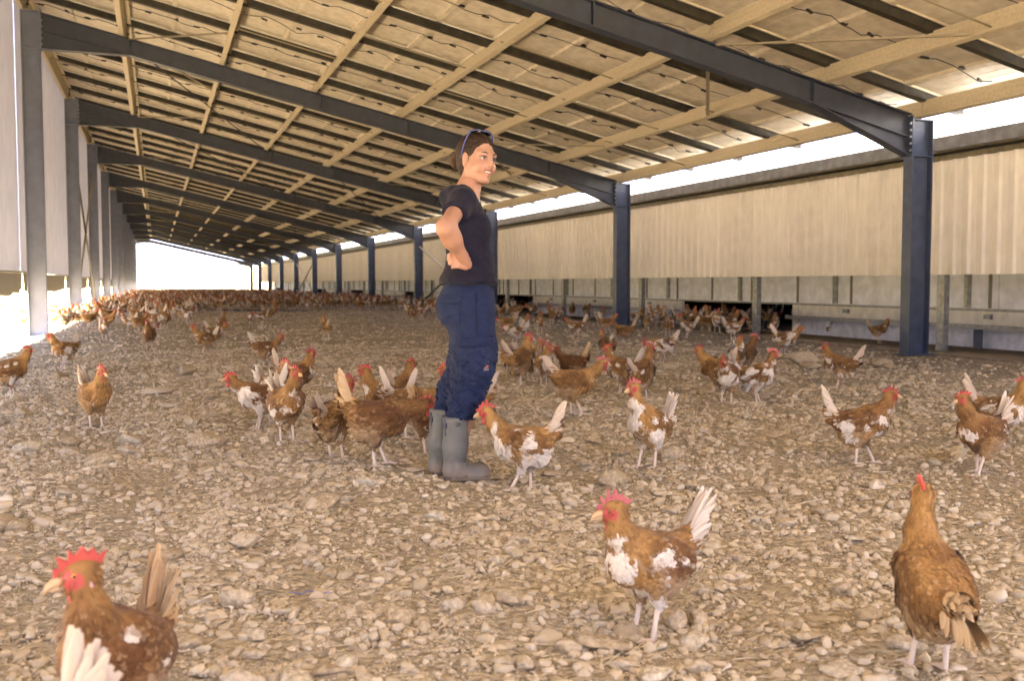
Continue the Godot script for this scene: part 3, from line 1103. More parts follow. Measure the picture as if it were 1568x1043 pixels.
func build_stones():
	var rg := RandomNumberGenerator.new()
	rg.seed = 77
	var mats := []
	for i in 5:
		var m: StandardMaterial3D = mat.rock.duplicate()
		m.vertex_color_use_as_albedo = false
		m.albedo_color = [Color(0.70, 0.57, 0.38), Color(0.66, 0.53, 0.35), Color(0.76, 0.63, 0.44), Color(0.61, 0.485, 0.31), Color(0.79, 0.68, 0.49)][i].linear_to_srgb()
		mats.append(m)
	var big := []
	for i in 9: big.append(rock_mesh(100 + i, 2, [1.0, 0.75, 0.5][i % 3]))
	# x, z, half length, flatness class: the larger ones, then a scatter
	var put := [[0.79, -2.71, 0.052, 0], [0.16, -2.33, 0.068, 0], [0.03, -3.56, 0.072, 2], [-0.60, -4.28, 0.125, 2], [-0.56, -3.02, 0.085, 1], [-0.46, -2.73, 0.10, 2], [-0.28, -3.55, 0.07, 2],
		[0.02, -3.05, 0.045, 1], [0.35, -2.85, 0.048, 1], [0.62, -4.10, 0.10, 2], [0.83, -3.45, 0.04, 0], [0.67, -2.63, 0.04, 1], [0.63, -2.75, 0.032, 0], [2.34, -3.27, 0.055, 1],
		[1.30, -2.24, 0.06, 1], [1.85, -3.05, 0.03, 0], [1.06, -2.30, 0.075, 2], [1.6, -2.6, 0.04, 1], [7.0, -9.6, 0.24, 1], [7.45, -9.55, 0.28, 2], [6.75, -9.2, 0.20, 2], [7.2, -9.15, 0.14, 0], [7.8, -9.3, 0.16, 1],
		[6.3, -9.9, 0.10, 0], [7.6, -8.9, 0.12, 1], [8.1, -9.0, 0.10, 2], [-1.80, -18.7, 0.12, 0], [5.2, -9.6, 0.12, 1], [5.6, -8.1, 0.09, 1], [2.1, -3.9, 0.05, 2], [-0.15, -6.4, 0.14, 2], [-0.3, -5.6, 0.12, 1], [0.25, -6.1, 0.16, 2]]
	while put.size() < 300:
		var t := pow(rg.randf(), 1.35)
		var z := -1.7 - t * 11.0
		var x := -0.35 * z + z * -1.0 * rg.randf_range(-0.62, 0.62)
		if rg.randf() < smoothstep(2.2, 6.0, x): continue
		if x < -2.2: continue
		put.append([x, z, rg.randf_range(0.026, 0.050) * (1.0 + 0.8 * pow(rg.randf(), 4.0)) * (1.0 + t * 0.9) * (1.25 if x < 0.3 else 1.0), rg.randi() % 3])
	for i in put.size():
		var p: Array = put[i]
		var s: float = p[2]
		var b := Basis(Vector3.UP, rg.randf() * TAU) * Basis(Vector3.RIGHT, rg.randf_range(-0.2, 0.2))
		var k: int = int(p[3]) + 3 * (rg.randi() % 3)
		b = b.scaled(Vector3(s, s * rg.randf_range(0.8, 1.05), s * rg.randf_range(0.8, 1.0))) if false else b * Basis.from_scale(Vector3(s, s * rg.randf_range(0.8, 1.05), s * rg.randf_range(0.75, 1.0)))
		obj("stone", big[k], mats[rg.randi() % 5], ground, Transform3D(b, Vector3(p[0], gh(p[0], p[1]) + s * 0.16, p[1])))
	# gravel nobody could count
	var variants := []
	for i in 6: variants.append(rock_mesh(300 + i, 1 if i < 4 else 0, [1.2, 1.0, 0.8][i % 3]))
	var pl := []
	var cs := []
	for i in 6: pl.append([]); cs.append([])
	var add := func(x: float, z: float, s: float):
		var v := rg.randi() % 4 if s > 0.008 else 4 + rg.randi() % 2
		var b := Basis(Vector3.UP, rg.randf() * TAU) * Basis(Vector3.RIGHT, rg.randf_range(-0.35, 0.35)) * Basis.from_scale(Vector3(s, s * rg.randf_range(0.7, 1.1), s * rg.randf_range(0.7, 1.0)))
		pl[v].append(Transform3D(b, Vector3(x, gh(x, z) + s * rg.randf_range(-0.34, 0.20), z)))
		cs[v].append(stone_color(rg))
	var zones := [[1.5, 3.6, 9500.0, 0.0028, 0.0065], [3.6, 6.5, 3600.0, 0.004, 0.0075], [1.5, 4.2, 2800.0, 0.0055, 0.029], [4.2, 8.0, 1500.0, 0.0065, 0.034], [8.0, 15.0, 600.0, 0.010, 0.042], [15.0, 34.0, 90.0, 0.018, 0.06]]
	for zo in zones:
		var n := int(float(zo[2]) * 0.62 * (float(zo[1]) * float(zo[1]) - float(zo[0]) * float(zo[0])))
		for i in n:
			var d := sqrt(lerpf(float(zo[0]) * float(zo[0]), float(zo[1]) * float(zo[1]), rg.randf()))
			var a := deg_to_rad(rg.randf_range(-33.0, 36.0) + 19.6) if d < 5.0 else deg_to_rad(rg.randf_range(-29.5, 29.5) + 19.6)
			var x := d * sin(a)
			var z := -d * cos(a)
			if x > 9.4 or x < -5.0: continue
			var clump := relief.get_noise_2d(x * 3.0 + 700.0, z * 3.0)
			var keep := 0.8 + 0.7 * clump
			keep *= 1.0 - 0.8 * smoothstep(6.5, 9.0, x)
			keep *= 1.0 - 0.35 * smoothstep(1.0, 4.0, x) * (1.0 if d < 7.0 else 0.6)
			if rg.randf() > keep: continue
			var s := lerpf(zo[3], zo[4], pow(rg.randf(), 3.2))
			if rg.randf() < 0.035 and float(zo[4]) > 0.01: s *= 1.7
			add.call(x, z, s)
	for v in 6: stuff("gravel", variants[v], mat.pebble, pl[v], cs[v], ground)

func build_litter():
	var rg := RandomNumberGenerator.new()
	rg.seed = 12
	var sm := MB.new()
	sm.tube([Vector3(-1, 0, 0), Vector3(-0.3, 0.05, 0.08), Vector3(0.4, 0.04, 0.02), Vector3(1, 0.0, -0.12)], [0.035, 0.045, 0.04, 0.02], 5)
	var pl := []
	var cs := []
	for i in 1300:
		var d := lerpf(1.6, 11.0, pow(rg.randf(), 1.3))
		var a := deg_to_rad(rg.randf_range(-32.0, 32.0) + 19.6)
		var x := d * sin(a)
		var z := -d * cos(a)
		if x > 8.0: continue
		var s := rg.randf_range(0.012, 0.045)
		pl.append(Transform3D(Basis(Vector3.UP, rg.randf() * TAU) * Basis(Vector3.BACK, rg.randf_range(-0.2, 0.2)) * Basis.from_scale(Vector3(s, 0.03, 0.03)), Vector3(x, gh(x, z) + 0.011, z)))
		cs.append(Color(0.50, 0.38, 0.18).lerp(Color(0.66, 0.56, 0.36), rg.randf()))
	stuff("straw_bits", sm.mesh(), mat.straw, pl, cs, ground)
	# moulted feathers
	var feather := func(l: float, w: float, bend: float) -> Mesh:
		var m := MB.new()
		m.col = Color(0.78, 0.74, 0.70)
		var n := 8
		for i in n + 1:
			var t := float(i) / n
			var p := Vector3((t - 0.5) * l, 0.006 + bend * 0.35 * sin(t * PI), bend * sin(t * PI * 0.9))
			var ww := w * 0.5 * (sin(clampf((t - 0.12) / 0.88, 0.0, 1.0) * PI) * 0.9 + 0.08)
			m.vert(p + Vector3(0, -0.002, -ww), Vector3(0, 1, -0.3).normalized(), m.col)
			m.vert(p, Vector3.UP, Color(0.7, 0.63, 0.54))
			m.vert(p + Vector3(0, -0.002, ww), Vector3(0, 1, 0.3).normalized(), m.col)
		for i in n:
			for j in 2:
				var q := i * 3 + j
				m.tri(q, q + 1, q + 4); m.tri(q, q + 4, q + 3)
		m.tube([Vector3(-0.62 * l, 0.004, -bend * 0.15), Vector3(-0.4 * l, 0.008, bend * 0.3)], [0.001, 0.0012], 4, Color(0.8, 0.75, 0.66))
		return m.mesh()
	var list := [[0.11, -2.98, 0.07, 0.016, 0.02, 60, "curled white feather on the stones left of centre in the foreground"],
		[0.17, -2.86, 0.05, 0.014, 0.014, 110, "small pale feather beside the curled one in the left foreground"],
		[3.42, -4.05, 0.09, 0.02, 0.004, -8, "white feather lying at the feet of the hen with the tall white tail"],
		[2.60, -3.55, 0.22, 0.014, 0.035, 20, "long thin curved feather on the bare ground in the right centre"],
		[3.05, -5.1, 0.06, 0.014, 0.004, 30, "white feather in the dirt left of the walking white tailed hen"],
		[4.05, -5.0, 0.06, 0.014, 0.006, -30, "small white feather on the ground between the right hand hens"],
		[2.05, -3.6, 0.05, 0.012, 0.006, 70, "tiny feather behind the ginger hen in the foreground"],
		[-0.42, -3.4, 0.05, 0.012, 0.006, 10, "pale feather among the flat stones on the left"],
		[0.55, -6.3, 0.08, 0.014, 0.006, 5, "thin white feather on the gravel behind the hens by the boots"],
		[1.95, -5.5, 0.09, 0.016, 0.004, 0, "white feather on the gravel right of the blue trousers"],
		[1.28, -2.05, 0.05, 0.014, 0.006, 45, "pale feather close to the bottom edge right of centre"]]
	for e in list:
		var o := obj("feather", feather.call(e[2], e[3], e[4]), mat.white_feather)
		o.position = Vector3(e[0], gh(e[0], e[1]) + 0.010, e[1])
		o.rotation_degrees.y = e[5]
		tag(o, e[6], "feather", "moulted feathers on the ground")
	var tw := MB.new()
	var pts := []
	var rd := []
	for i in 15:
		var t := i / 14.0
		pts.append(Vector3((t - 0.5) * 0.13, 0.010 + 0.006 * sin(t * 17.0) * 0.6, 0.05 * t + 0.009 * sin(t * 11.0))); rd.append(0.0013)
	tw.tube(pts, rd, 5)
	var o := obj("blue_twine", tw.mesh(), mat.twine)
	o.position = Vector3(0.43, gh(0.43, -3.05) + 0.012, -3.05)
	tag(o, "frayed piece of blue twine on the stones in the middle foreground", "twine")

# ---------------------------------------------------------------- the woman

func build_woman():
	var at := Vector3(1.363, 0, -4.616)
	at.y = gh(at.x, at.z) + 0.004
	var w := thing("person", "woman in navy T-shirt, blue work trousers and rubber boots, hands on hips, smiling", "person", at, deg_to_rad(-19.614))
	var sh := Vector3(0.030, 1.315, 0.162)
	var el := Vector3(-0.030, 1.190, 0.375)
	var wr := Vector3(0.060, 1.030, 0.205)
	var sh2 := Vector3(0.05, 1.325, -0.16)
	var el2 := Vector3(-0.058, 1.195, -0.35)
	var wr2 := Vector3(0.03, 1.03, -0.20)
	var hc := Vector3(0.102, 1.532, 0.010)
	var fx := Vector3(0.665, -0.05, 0.745).normalized()
	var fz := fx.cross(Vector3(0.11, 0.99, 0.0)).normalized()
	var hb := Basis(fx, fz.cross(fx).normalized(), fz)
	var hp := func(x: float, y: float, z: float) -> Vector3: return hc + hb * Vector3(x, y, z)
	var skin_c := Color(0.385, 0.205, 0.130)
	# the body: head, neck, trunk, arms and legs as one surface
	var mb := MB.new()
	var f := Field.new()
	f.k = 0.045
	f.ell(Vector3(0.045, 0.87, 0), Vector3(0.100, 0.13, 0.145))
	for s in [-1.0, 1.0]:
		f.ell(Vector3(-0.01, 0.83, s * 0.075), Vector3(0.078, 0.085, 0.08))
		f.ell(Vector3(0.115, 1.20, s * 0.062), Vector3(0.045, 0.055, 0.06))
		f.cap(Vector3(0.04, 1.335, s * 0.08), Vector3(0.055, 1.40, s * 0.02), 0.038, 0.04)
	f.ell(Vector3(0.060, 1.0, 0), Vector3(0.090, 0.12, 0.122))
	f.ell(Vector3(0.050, 1.18, 0), Vector3(0.10, 0.165, 0.138))
	f.cap(Vector3(0.035, 1.325, -0.125), Vector3(0.035, 1.325, 0.125), 0.055, 0.055)
	f.cap(Vector3(0.050, 1.36, 0), hp.call(-0.024, -0.055, 0), 0.050, 0.044)
	for e in [[sh, el, wr], [sh2, el2, wr2]]:
		f.cap(e[0], e[1], 0.044, 0.036)
		f.cap(e[1], e[1].lerp(e[2], 0.3), 0.034, 0.037)
		f.cap(e[1].lerp(e[2], 0.3), e[2], 0.037, 0.024)
	f.cap(Vector3(0.07, 0.80, 0.085), Vector3(0.083, 0.50, 0.09), 0.08, 0.055)
	f.cap(Vector3(0.083, 0.50, 0.09), Vector3(-0.005, 0.10, 0.10), 0.05, 0.036)
	f.cap(Vector3(0.06, 0.80, -0.085), Vector3(0.045, 0.50, -0.06), 0.08, 0.055)
	f.cap(Vector3(0.045, 0.50, -0.06), Vector3(-0.085, 0.10, -0.02), 0.05, 0.036)
	f.mod = func(p: Vector3, d: float) -> float: return maxf(d, (p - hc).dot(hb.y) + 0.085) if (p - hc).dot(hb.y) > -0.2 else d
	f.nets(0.0125)
	f.put(mb, func(p, n): return skin_c)
	# head at a finer grid
	var h := Field.new()
	h.k = 0.022
	h.ell(hp.call(-0.018, 0.036, 0), Vector3(0.093, 0.082, 0.072), hb)
	h.ell(hp.call(0.030, -0.022, 0), Vector3(0.058, 0.080, 0.058), hb)
	h.ell(hp.call(0.058, -0.096, 0), Vector3(0.024, 0.018, 0.024), hb)
	for s in [-1.0, 1.0]:
		h.cap(hp.call(-0.002, -0.045, s * 0.046), hp.call(0.050, -0.094, s * 0.014), 0.018, 0.016)
		h.ell(hp.call(0.060, -0.034, s * 0.034), Vector3(0.026, 0.022, 0.021), hb)
		h.cap(hp.call(0.078, 0.024, s * 0.014), hp.call(0.066, 0.024, s * 0.046), 0.011, 0.010)
		h.ell(hp.call(0.092, -0.029, s * 0.010), Vector3(0.008, 0.0062, 0.0065), hb)
		h.ell(hp.call(-0.010, -0.008, s * 0.072), Vector3(0.019, 0.031, 0.008), hb * Basis(Vector3.UP, s * -0.4))
		h.cap(hp.call(0.083, -0.068, s * 0.004), hp.call(0.069, -0.053, s * 0.030), 0.0056, 0.0035)
		h.cap(hp.call(0.084, -0.053, s * 0.004), hp.call(0.070, -0.050, s * 0.030), 0.0044, 0.0035)
	h.cap(hp.call(0.082, 0.012, 0), hp.call(0.1015, -0.023, 0), 0.0068, 0.0092)
	h.cap(hp.call(-0.026, -0.04, 0), Vector3(0.052, 1.375, 0), 0.045, 0.049)
	for s in [-1.0, 1.0]:
		h.carve(hp.call(0.092, 0.004, s * 0.031), Vector3(0.014, 0.0068, 0.0145), hb)
	h.carve(hp.call(0.095, -0.0592, 0), Vector3(0.018, 0.0048, 0.024), hb)
	h.nets(0.0034)
	h.put(mb, func(p, n):
		var q: Vector3 = hb.transposed() * (p - hc)
		var c := skin_c
		var my := q.y + 0.060 - q.z * q.z * 14.0
		if q.x > 0.066 and absf(q.z) < 0.028 and absf(my) < 0.0115: c = c.lerp(Color(0.31, 0.095, 0.08), 0.7 * smoothstep(0.0115, 0.008, absf(my)))
		if q.x > 0.03: c = c.lerp(Color(0.41, 0.165, 0.11), 0.35 * smoothstep(0.028, 0.008, Vector3(q.x - 0.075, q.y + 0.032, absf(q.z) - 0.036).length()))
		if q.x > 0.05 and absf(absf(q.z) - 0.031) < 0.017 and absf(q.y - 0.004) < 0.011: c = c.lerp(Color(0.20, 0.10, 0.07), 0.45)
		return c)
	# hands: palm, four curled fingers and a thumb each
	for side in 2:
		var g := Field.new()
		g.k = 0.010
		var z := 1.0 if side == 0 else -1.0
		var w0: Vector3 = wr if side == 0 else wr2
		var kn := w0 + Vector3(-0.045, 0.022, z * 0.022)
		g.cap(w0.lerp(el if side == 0 else el2, 0.10), w0 + Vector3(-0.012, 0.006, z * 0.008), 0.025, 0.023)
		for i in 4:
			var o := (1.5 - i) * 0.0185
			var r: float = [0.0098, 0.0102, 0.0098, 0.0086][i]
			var l: float = [0.95, 1.05, 1.0, 0.8][i]
			var a := kn + Vector3(0.006 * i * 0.6, o, 0)
			g.cap(w0 + Vector3(-0.008, o * 0.55 + 0.004, z * 0.006), a, 0.015, 0.0125)
			var b := a + Vector3(-0.030 * l, -0.002, -z * 0.006)
			var c := b + Vector3(-0.014 * l, -0.005, -z * 0.018)
			g.cap(a, b, r + 0.001, r)
			g.cap(b, c, r, r - 0.0014)
		var t := w0 + Vector3(0.002, 0.022, -z * 0.004)
		g.cap(t, t + Vector3(-0.012, 0.028, -z * 0.008), 0.014, 0.011)
		g.cap(t + Vector3(-0.012, 0.028, -z * 0.008), t + Vector3(-0.034, 0.045, -z * 0.016), 0.011, 0.0085)
		g.nets(0.0036)
		g.put(mb, func(p, n): return Color(0.40, 0.20, 0.135))
	obj("body", mb.mesh(), mat.skin, w)
	# eyes, lashes, brows, teeth
	for s in [-1.0, 1.0]:
		var e := MB.new()
		var c: Vector3 = hp.call(0.0755, 0.0035, s * 0.031)
		var look := (hb * Vector3(1, -0.02, 0.10)).normalized()
		e.ball(c, Vector3.ONE * 0.0118, 14, Basis(), Color(0.30, 0.26, 0.235))
		e.ball(c + look * 0.0068, Vector3.ONE * 0.0066, 12, Basis(), Color(0.045, 0.022, 0.012))
		obj("eye", e.mesh(), mat.eye, w)
		var l := MB.new()
		l.col = Color(0.02, 0.012, 0.008)
		l.tube([hp.call(0.086, 0.0075, s * 0.018), hp.call(0.0885, 0.0125, s * 0.030), hp.call(0.078, 0.009, s * 0.044)], [0.0012, 0.0022, 0.0012], 5)
		obj("eyelash", l.mesh(), mat.hair, w)
		var b := MB.new()
		b.col = Color(0.035, 0.020, 0.012)
		b.tube([hp.call(0.0905, 0.022, s * 0.014), hp.call(0.0885, 0.029, s * 0.030), hp.call(0.074, 0.026, s * 0.048)], [0.0028, 0.0032, 0.0012], 5)
		obj("eyebrow", b.mesh(), mat.hair, w)
	var te := MB.new()
	te.ball(hp.call(0.0755, -0.0592, 0), Vector3(0.0125, 0.0062, 0.024), 12, hb, Color(0.74, 0.70, 0.63))
	obj("teeth", te.mesh(), mat.eye, w)
	# hair drawn back into a loose knot
	var hr := Field.new()
	hr.k = 0.02
	hr.ell(hp.call(-0.026, 0.044, 0), Vector3(0.104, 0.090, 0.0820), hb)
	hr.ell(hp.call(-0.066, -0.012, 0), Vector3(0.050, 0.072, 0.064), hb)
	for i in 7:
		var a := i * 0.9
		hr.cap(hp.call(-0.140 + 0.014 * sin(a * 2.0), 0.006 + 0.024 * cos(a), 0.022 * sin(a)), hp.call(-0.158 + 0.014 * cos(a), 0.010 + 0.026 * cos(a + 1.2), 0.026 * sin(a + 1.2)), 0.020, 0.015)
	var strand := FastNoiseLite.new()
	strand.frequency = 1.0; strand.seed = 3
	hr.mod = func(p: Vector3, d: float) -> float:
		var q: Vector3 = hb.transposed() * (p - hc)
		d += 0.0055 * strand.get_noise_3d(q.y * 60.0 + q.x * 40.0, q.z * 190.0, q.y * 190.0 - q.x * 90.0)
		var lim := q.x * 0.86 - q.y * 0.50 - 0.017 - 0.010 * strand.get_noise_2d(q.z * 60.0, q.y * 60.0)
		if q.y < 0.004: lim = maxf(lim, q.x + 0.004 + (0.004 - q.y) * 0.35)
		return maxf(d, lim)
	hr.nets(0.0038)
	var hm := MB.new()
	hr.put(hm, func(p, n):
		var t: float = strand.get_noise_3d(p.x * 70.0, p.y * 40.0, p.z * 160.0) * 0.5 + 0.5
		return Color(0.014, 0.008, 0.005).lerp(Color(0.075, 0.040, 0.021), t * t).lerp(Color(0.11, 0.06, 0.03), 0.6 * smoothstep(-0.105, -0.14, (hb.transposed() * (p - hc)).x)))
	hm.col = Color(0.06, 0.033, 0.018)
	var rg := RandomNumberGenerator.new()
	rg.seed = 8
	for i in 60:
		var a: Vector3 = hp.call(rg.randf_range(-0.15, -0.09), rg.randf_range(-0.06, 0.05), rg.randf_range(-0.045, 0.05))
		var b := a + Vector3(rg.randf_range(-0.035, 0.01), rg.randf_range(-0.03, 0.03), rg.randf_range(-0.02, 0.02))
		hm.tube([a, (a + b) * 0.5 + Vector3(rg.randf_range(-0.01, 0.01), rg.randf_range(-0.004, 0.014), 0), b], [0.0016, 0.0013, 0.0006], 4)
	for i in 26:
		var a: Vector3 = hp.call(-0.06 + rg.randf_range(-0.02, 0.02), -0.06, rg.randf_range(-0.04, 0.05))
		hm.tube([a, a + Vector3(-0.008, -0.03, 0.004), a + Vector3(rg.randf_range(-0.03, 0.0), -0.06, 0.0)], [0.0022, 0.0016, 0.0006], 4)
	for i in 70:
		var az := rg.randf_range(-1.4, 1.4)
		var q0 := Vector3(0.055 - 0.02 * az * az, 0.100 - 0.035 * az * az, 0.072 * sin(az))
		var pts := []
		for k in 4:
			var t := k / 3.0
			var d := (Vector3(lerpf(q0.x, -0.12, t), lerpf(q0.y, 0.01, t * t), q0.z * (1.0 - 0.55 * t)) - Vector3(-0.026, 0.044, 0))
			var rr := 1.0 / sqrt((d.x / 0.105) ** 2 + (d.y / 0.091) ** 2 + (d.z / 0.083) ** 2)
			pts.append(hc + hb * (Vector3(-0.026, 0.044, 0) + d * (rr * rg.randf_range(1.0, 1.02))))
		hm.tube(pts, [0.0012, 0.0022, 0.0022, 0.0012], 4, Color(0.012, 0.007, 0.005).lerp(Color(0.085, 0.048, 0.026), rg.randf() * rg.randf()))
	for s in [-1.0, 1.0]: hm.tube([hp.call(0.016, 0.03, s * 0.070), hp.call(0.016, 0.0, s * 0.070), hp.call(0.012, -0.018, s * 0.069)], [0.003, 0.0018, 0.0005], 4)
	obj("hair", hm.mesh(), mat.hair, w)
	# sunglasses pushed up on the hair
	var sg := thing_part("sunglasses", w)
	var fr := MB.new()
	for s in [-1.0, 1.0]:
		fr.tube([hp.call(-0.025, 0.0, s * 0.083), hp.call(-0.012, 0.06, s * 0.084), hp.call(0.004, 0.108, s * 0.078), hp.call(0.012, 0.126, s * 0.070)], [0.0022, 0.0035, 0.0042, 0.0040], 6)
	fr.tube([hp.call(0.012, 0.126, -0.070), hp.call(0.026, 0.137, -0.03), hp.call(0.024, 0.136, 0), hp.call(0.026, 0.137, 0.03), hp.call(0.012, 0.126, 0.070)], [0.003, 0.003, 0.003, 0.003, 0.003], 6)
	obj("frame", fr.mesh(), mat.frame_blue, sg)
	for s in [-1.0, 1.0]:
		var le := MB.new()
		le.ball(hp.call(0.002, 0.134, s * 0.036), Vector3(0.024, 0.006, 0.031), 14, hb * Basis(Vector3.BACK, 0.25) * Basis(Vector3.RIGHT, s * 0.22))
		obj("lens", le.mesh(), mat.gloss, sg)
	# T-shirt
	var fold := FastNoiseLite.new()
	fold.frequency = 1.0; fold.seed = 14
	var ts := Field.new()
	ts.k = 0.045
	ts.ell(Vector3(0.055, 0.95, 0), Vector3(0.136, 0.10, 0.172))
	ts.ell(Vector3(0.064, 1.04, 0), Vector3(0.112, 0.12, 0.146))
	ts.ell(Vector3(0.050, 1.18, 0), Vector3(0.110, 0.17, 0.148))
	for s in [-1.0, 1.0]:
		ts.ell(Vector3(0.112, 1.20, s * 0.060), Vector3(0.052, 0.065, 0.066))
		ts.cap(Vector3(0.035, 1.335, s * 0.085), Vector3(0.040, 1.375, s * 0.045), 0.044, 0.040)
	ts.cap(Vector3(0.035, 1.325, -0.125), Vector3(0.035, 1.325, 0.125), 0.064, 0.064)
	ts.cap(sh, sh.lerp(el, 0.5), 0.060, 0.060)
	ts.cap(sh2, sh2.lerp(el2, 0.5), 0.060, 0.060)
	ts.cap(Vector3(-0.018, 1.385, -0.07), Vector3(-0.040, 1.362, 0.0), 0.020, 0.029)
	ts.cap(Vector3(-0.040, 1.362, 0.0), Vector3(-0.018, 1.385, 0.075), 0.029, 0.020)
	ts.cap(Vector3(-0.043, 1.355, 0.0), Vector3(-0.046, 1.29, 0.0), 0.022, 0.010)
	var nk0 := Vector3(0.062, 1.36, 0)
	var nk1 := Vector3(0.095, 1.50, 0.01)
	ts.mod = func(p: Vector3, d: float) -> float:
		d += 0.0050 * fold.get_noise_3d(p.x * 9.0, p.y * 22.0 + p.x * 14.0, p.z * 9.0) * smoothstep(1.28, 1.02, p.y) + 0.0015 * fold.get_noise_3d(p.x * 30.0, p.y * 40.0, p.z * 30.0)
		if p.y < 0.985: d -= 0.004
		d = maxf(d, 0.940 + 0.006 * sin(p.z * 20.0 + p.x * 30.0) - p.y)
		var t := clampf((p - nk0).dot(nk1 - nk0) / (nk1 - nk0).length_squared(), 0.0, 1.0)
		d = maxf(d, 0.064 - (p - nk0.lerp(nk1, t)).length())
		for e in [[sh, el], [sh2, el2]]:
			var ax: Vector3 = (e[1] - e[0]).normalized()
			var s: float = (p - e[0]).dot(ax)
			var rr: float = (p - e[0] - ax * s).length()
			if s > 0.05 and rr < 0.085: d = maxf(d, s - 0.115)
		return d
	ts.nets(0.0078)
	var tm := MB.new()
	ts.put(tm, func(p, n): return Color(0.0125, 0.012, 0.023) * (1.0 + 0.25 * fold.get_noise_3d(p.x * 40.0, p.y * 40.0, p.z * 40.0)))
	obj("t_shirt", tm.mesh(), mat.cloth, w)
	# work trousers
	var tr := Field.new()
	tr.k = 0.05
	tr.ell(Vector3(0.050, 0.86, 0), Vector3(0.132, 0.15, 0.166))
	for s in [-1.0, 1.0]: tr.ell(Vector3(-0.012, 0.825, s * 0.078), Vector3(0.082, 0.088, 0.084))
	tr.cap(Vector3(0.074, 0.80, 0.082), Vector3(0.086, 0.62, 0.088), 0.112, 0.104)
	tr.cap(Vector3(0.086, 0.62, 0.088), Vector3(0.080, 0.52, 0.09), 0.104, 0.094)
	tr.cap(Vector3(0.080, 0.52, 0.09), Vector3(0.050, 0.41, 0.092), 0.092, 0.080)
	tr.cap(Vector3(0.050, 0.41, 0.092), Vector3(0.016, 0.29, 0.098), 0.078, 0.066)
	tr.cap(Vector3(0.062, 0.80, -0.082), Vector3(0.048, 0.55, -0.06), 0.110, 0.092)
	tr.cap(Vector3(0.048, 0.55, -0.06), Vector3(-0.02, 0.42, -0.035), 0.090, 0.074)
	tr.cap(Vector3(-0.02, 0.42, -0.035), Vector3(-0.062, 0.30, -0.025), 0.074, 0.060)
	tr.mod = func(p: Vector3, d: float) -> float:
		var lowness := smoothstep(0.75, 0.5, p.y)
		d += (0.0040 + 0.0055 * lowness) * fold.get_noise_3d(p.x * 7.0 + p.y * 6.0, p.y * 24.0 - p.x * 11.0, p.z * 7.0)
		d += 0.0012 * fold.get_noise_3d(p.x * 26.0, p.y * 48.0, p.z * 26.0)
		var crease := absf(fold.get_noise_3d(p.x * 5.0 + 40.0, p.y * 17.0 + p.x * 9.0, p.z * 5.0))
		d += 0.009 * smoothstep(0.16, 0.0, crease) * (0.35 + lowness)
		var ring := absf(fold.get_noise_3d(p.x * 3.0 - 20.0, p.y * 30.0 - p.x * 13.0, p.z * 4.0))
		d += 0.005 * smoothstep(0.16, 0.0, ring) * smoothstep(0.62, 0.45, p.y)
		d = maxf(d, p.y - 0.985)
		return maxf(d, 0.296 - p.y)
	tr.nets(0.0068)
	var rm := MB.new()
	tr.put(rm, func(p, n): return Color(0.015, 0.022, 0.058) * (1.0 + 0.3 * fold.get_noise_3d(p.x * 30.0, p.y * 30.0, p.z * 30.0)))
	var trousers := obj("trousers", rm.mesh(), mat.cloth, w)
	# pockets and seams lie on the cloth
	var whole: Callable = tr.mod
	for e in [[-0.078, 0.032, 0.850, 0.892, 0.010, 0.95], [-0.072, 0.026, 0.745, 0.846, 0.006, 1.04], [0.016, 0.180, 0.652, 0.700, 0.012, 0.95], [0.022, 0.174, 0.500, 0.650, 0.008, 1.04], [0.098, 0.106, 0.50, 0.90, 0.0055, 0.7]]:
		tr.verts = PackedVector3Array(); tr.norms = PackedVector3Array(); tr.tris = PackedInt32Array()
		tr.lo = Vector3(e[0] - 0.01, e[2] - 0.01, 0.04); tr.hi = Vector3(e[1] + 0.01, e[3] + 0.01, 0.26)
		tr.mod = func(p: Vector3, d: float) -> float:
			d = whole.call(p, d) - float(e[4])
			d = maxf(d, maxf(maxf(float(e[0]) - p.x, p.x - float(e[1])), maxf(float(e[2]) - p.y, p.y - float(e[3]))))
			return maxf(d, 0.05 - p.z)
		tr.nets(0.0046)
		var pk := MB.new()
		tr.put(pk, func(p, n): return Color(0.015, 0.022, 0.058) * (float(e[5]) + 0.3 * fold.get_noise_3d(p.x * 30.0, p.y * 30.0, p.z * 30.0)))
		obj("pocket" if e[1] - e[0] > 0.02 else "seam", pk.mesh(), mat.cloth, trousers)
	var lab := MB.new()
	lab.box(Vector3(0.026, 0.052, 0.004))
	var lx := Transform3D(Basis(Vector3.UP, deg_to_rad(32)), Vector3(0.146, 0.565, 0.186))
	obj("label_patch", lab.mesh(), flatmat(0.14, 0.13, 0.15, 0.8), trousers, lx)
	var lm := MB.new()
	lm.plate(PackedVector2Array([Vector2(-0.007, -0.012), Vector2(0.007, -0.012), Vector2(0.007, 0.0), Vector2(0.002, 0.005), Vector2(-0.007, 0.002)]), 0.002)
	obj("label_mark", lm.mesh(), flatmat(0.5, 0.10, 0.05, 0.7), trousers, lx * Transform3D(Basis(), Vector3(0, 0, 0.0026)))
	# rubber boots
	for s in 2:
		var bo := Field.new()
		bo.k = 0.03
		var fw := Vector3(0.957, 0, -0.29) if s == 0 else Vector3(0.93, 0, -0.36)
		var sd := Vector3(-fw.z, 0, fw.x)
		var heel := Vector3(-0.012, 0, 0.100) if s == 0 else Vector3(-0.090, 0, -0.012)
		var top := Vector3(0.008, 0.34, 0.098) if s == 0 else Vector3(-0.066, 0.36, -0.025)
		var lim := 0.312 if s == 0 else 0.335
		bo.cap(top, heel + Vector3(0.006, 0.16, 0.0), 0.067, 0.058)
		bo.cap(heel + Vector3(0.006, 0.16, 0.0), heel + Vector3(0.0, 0.06, 0.0), 0.056, 0.050)
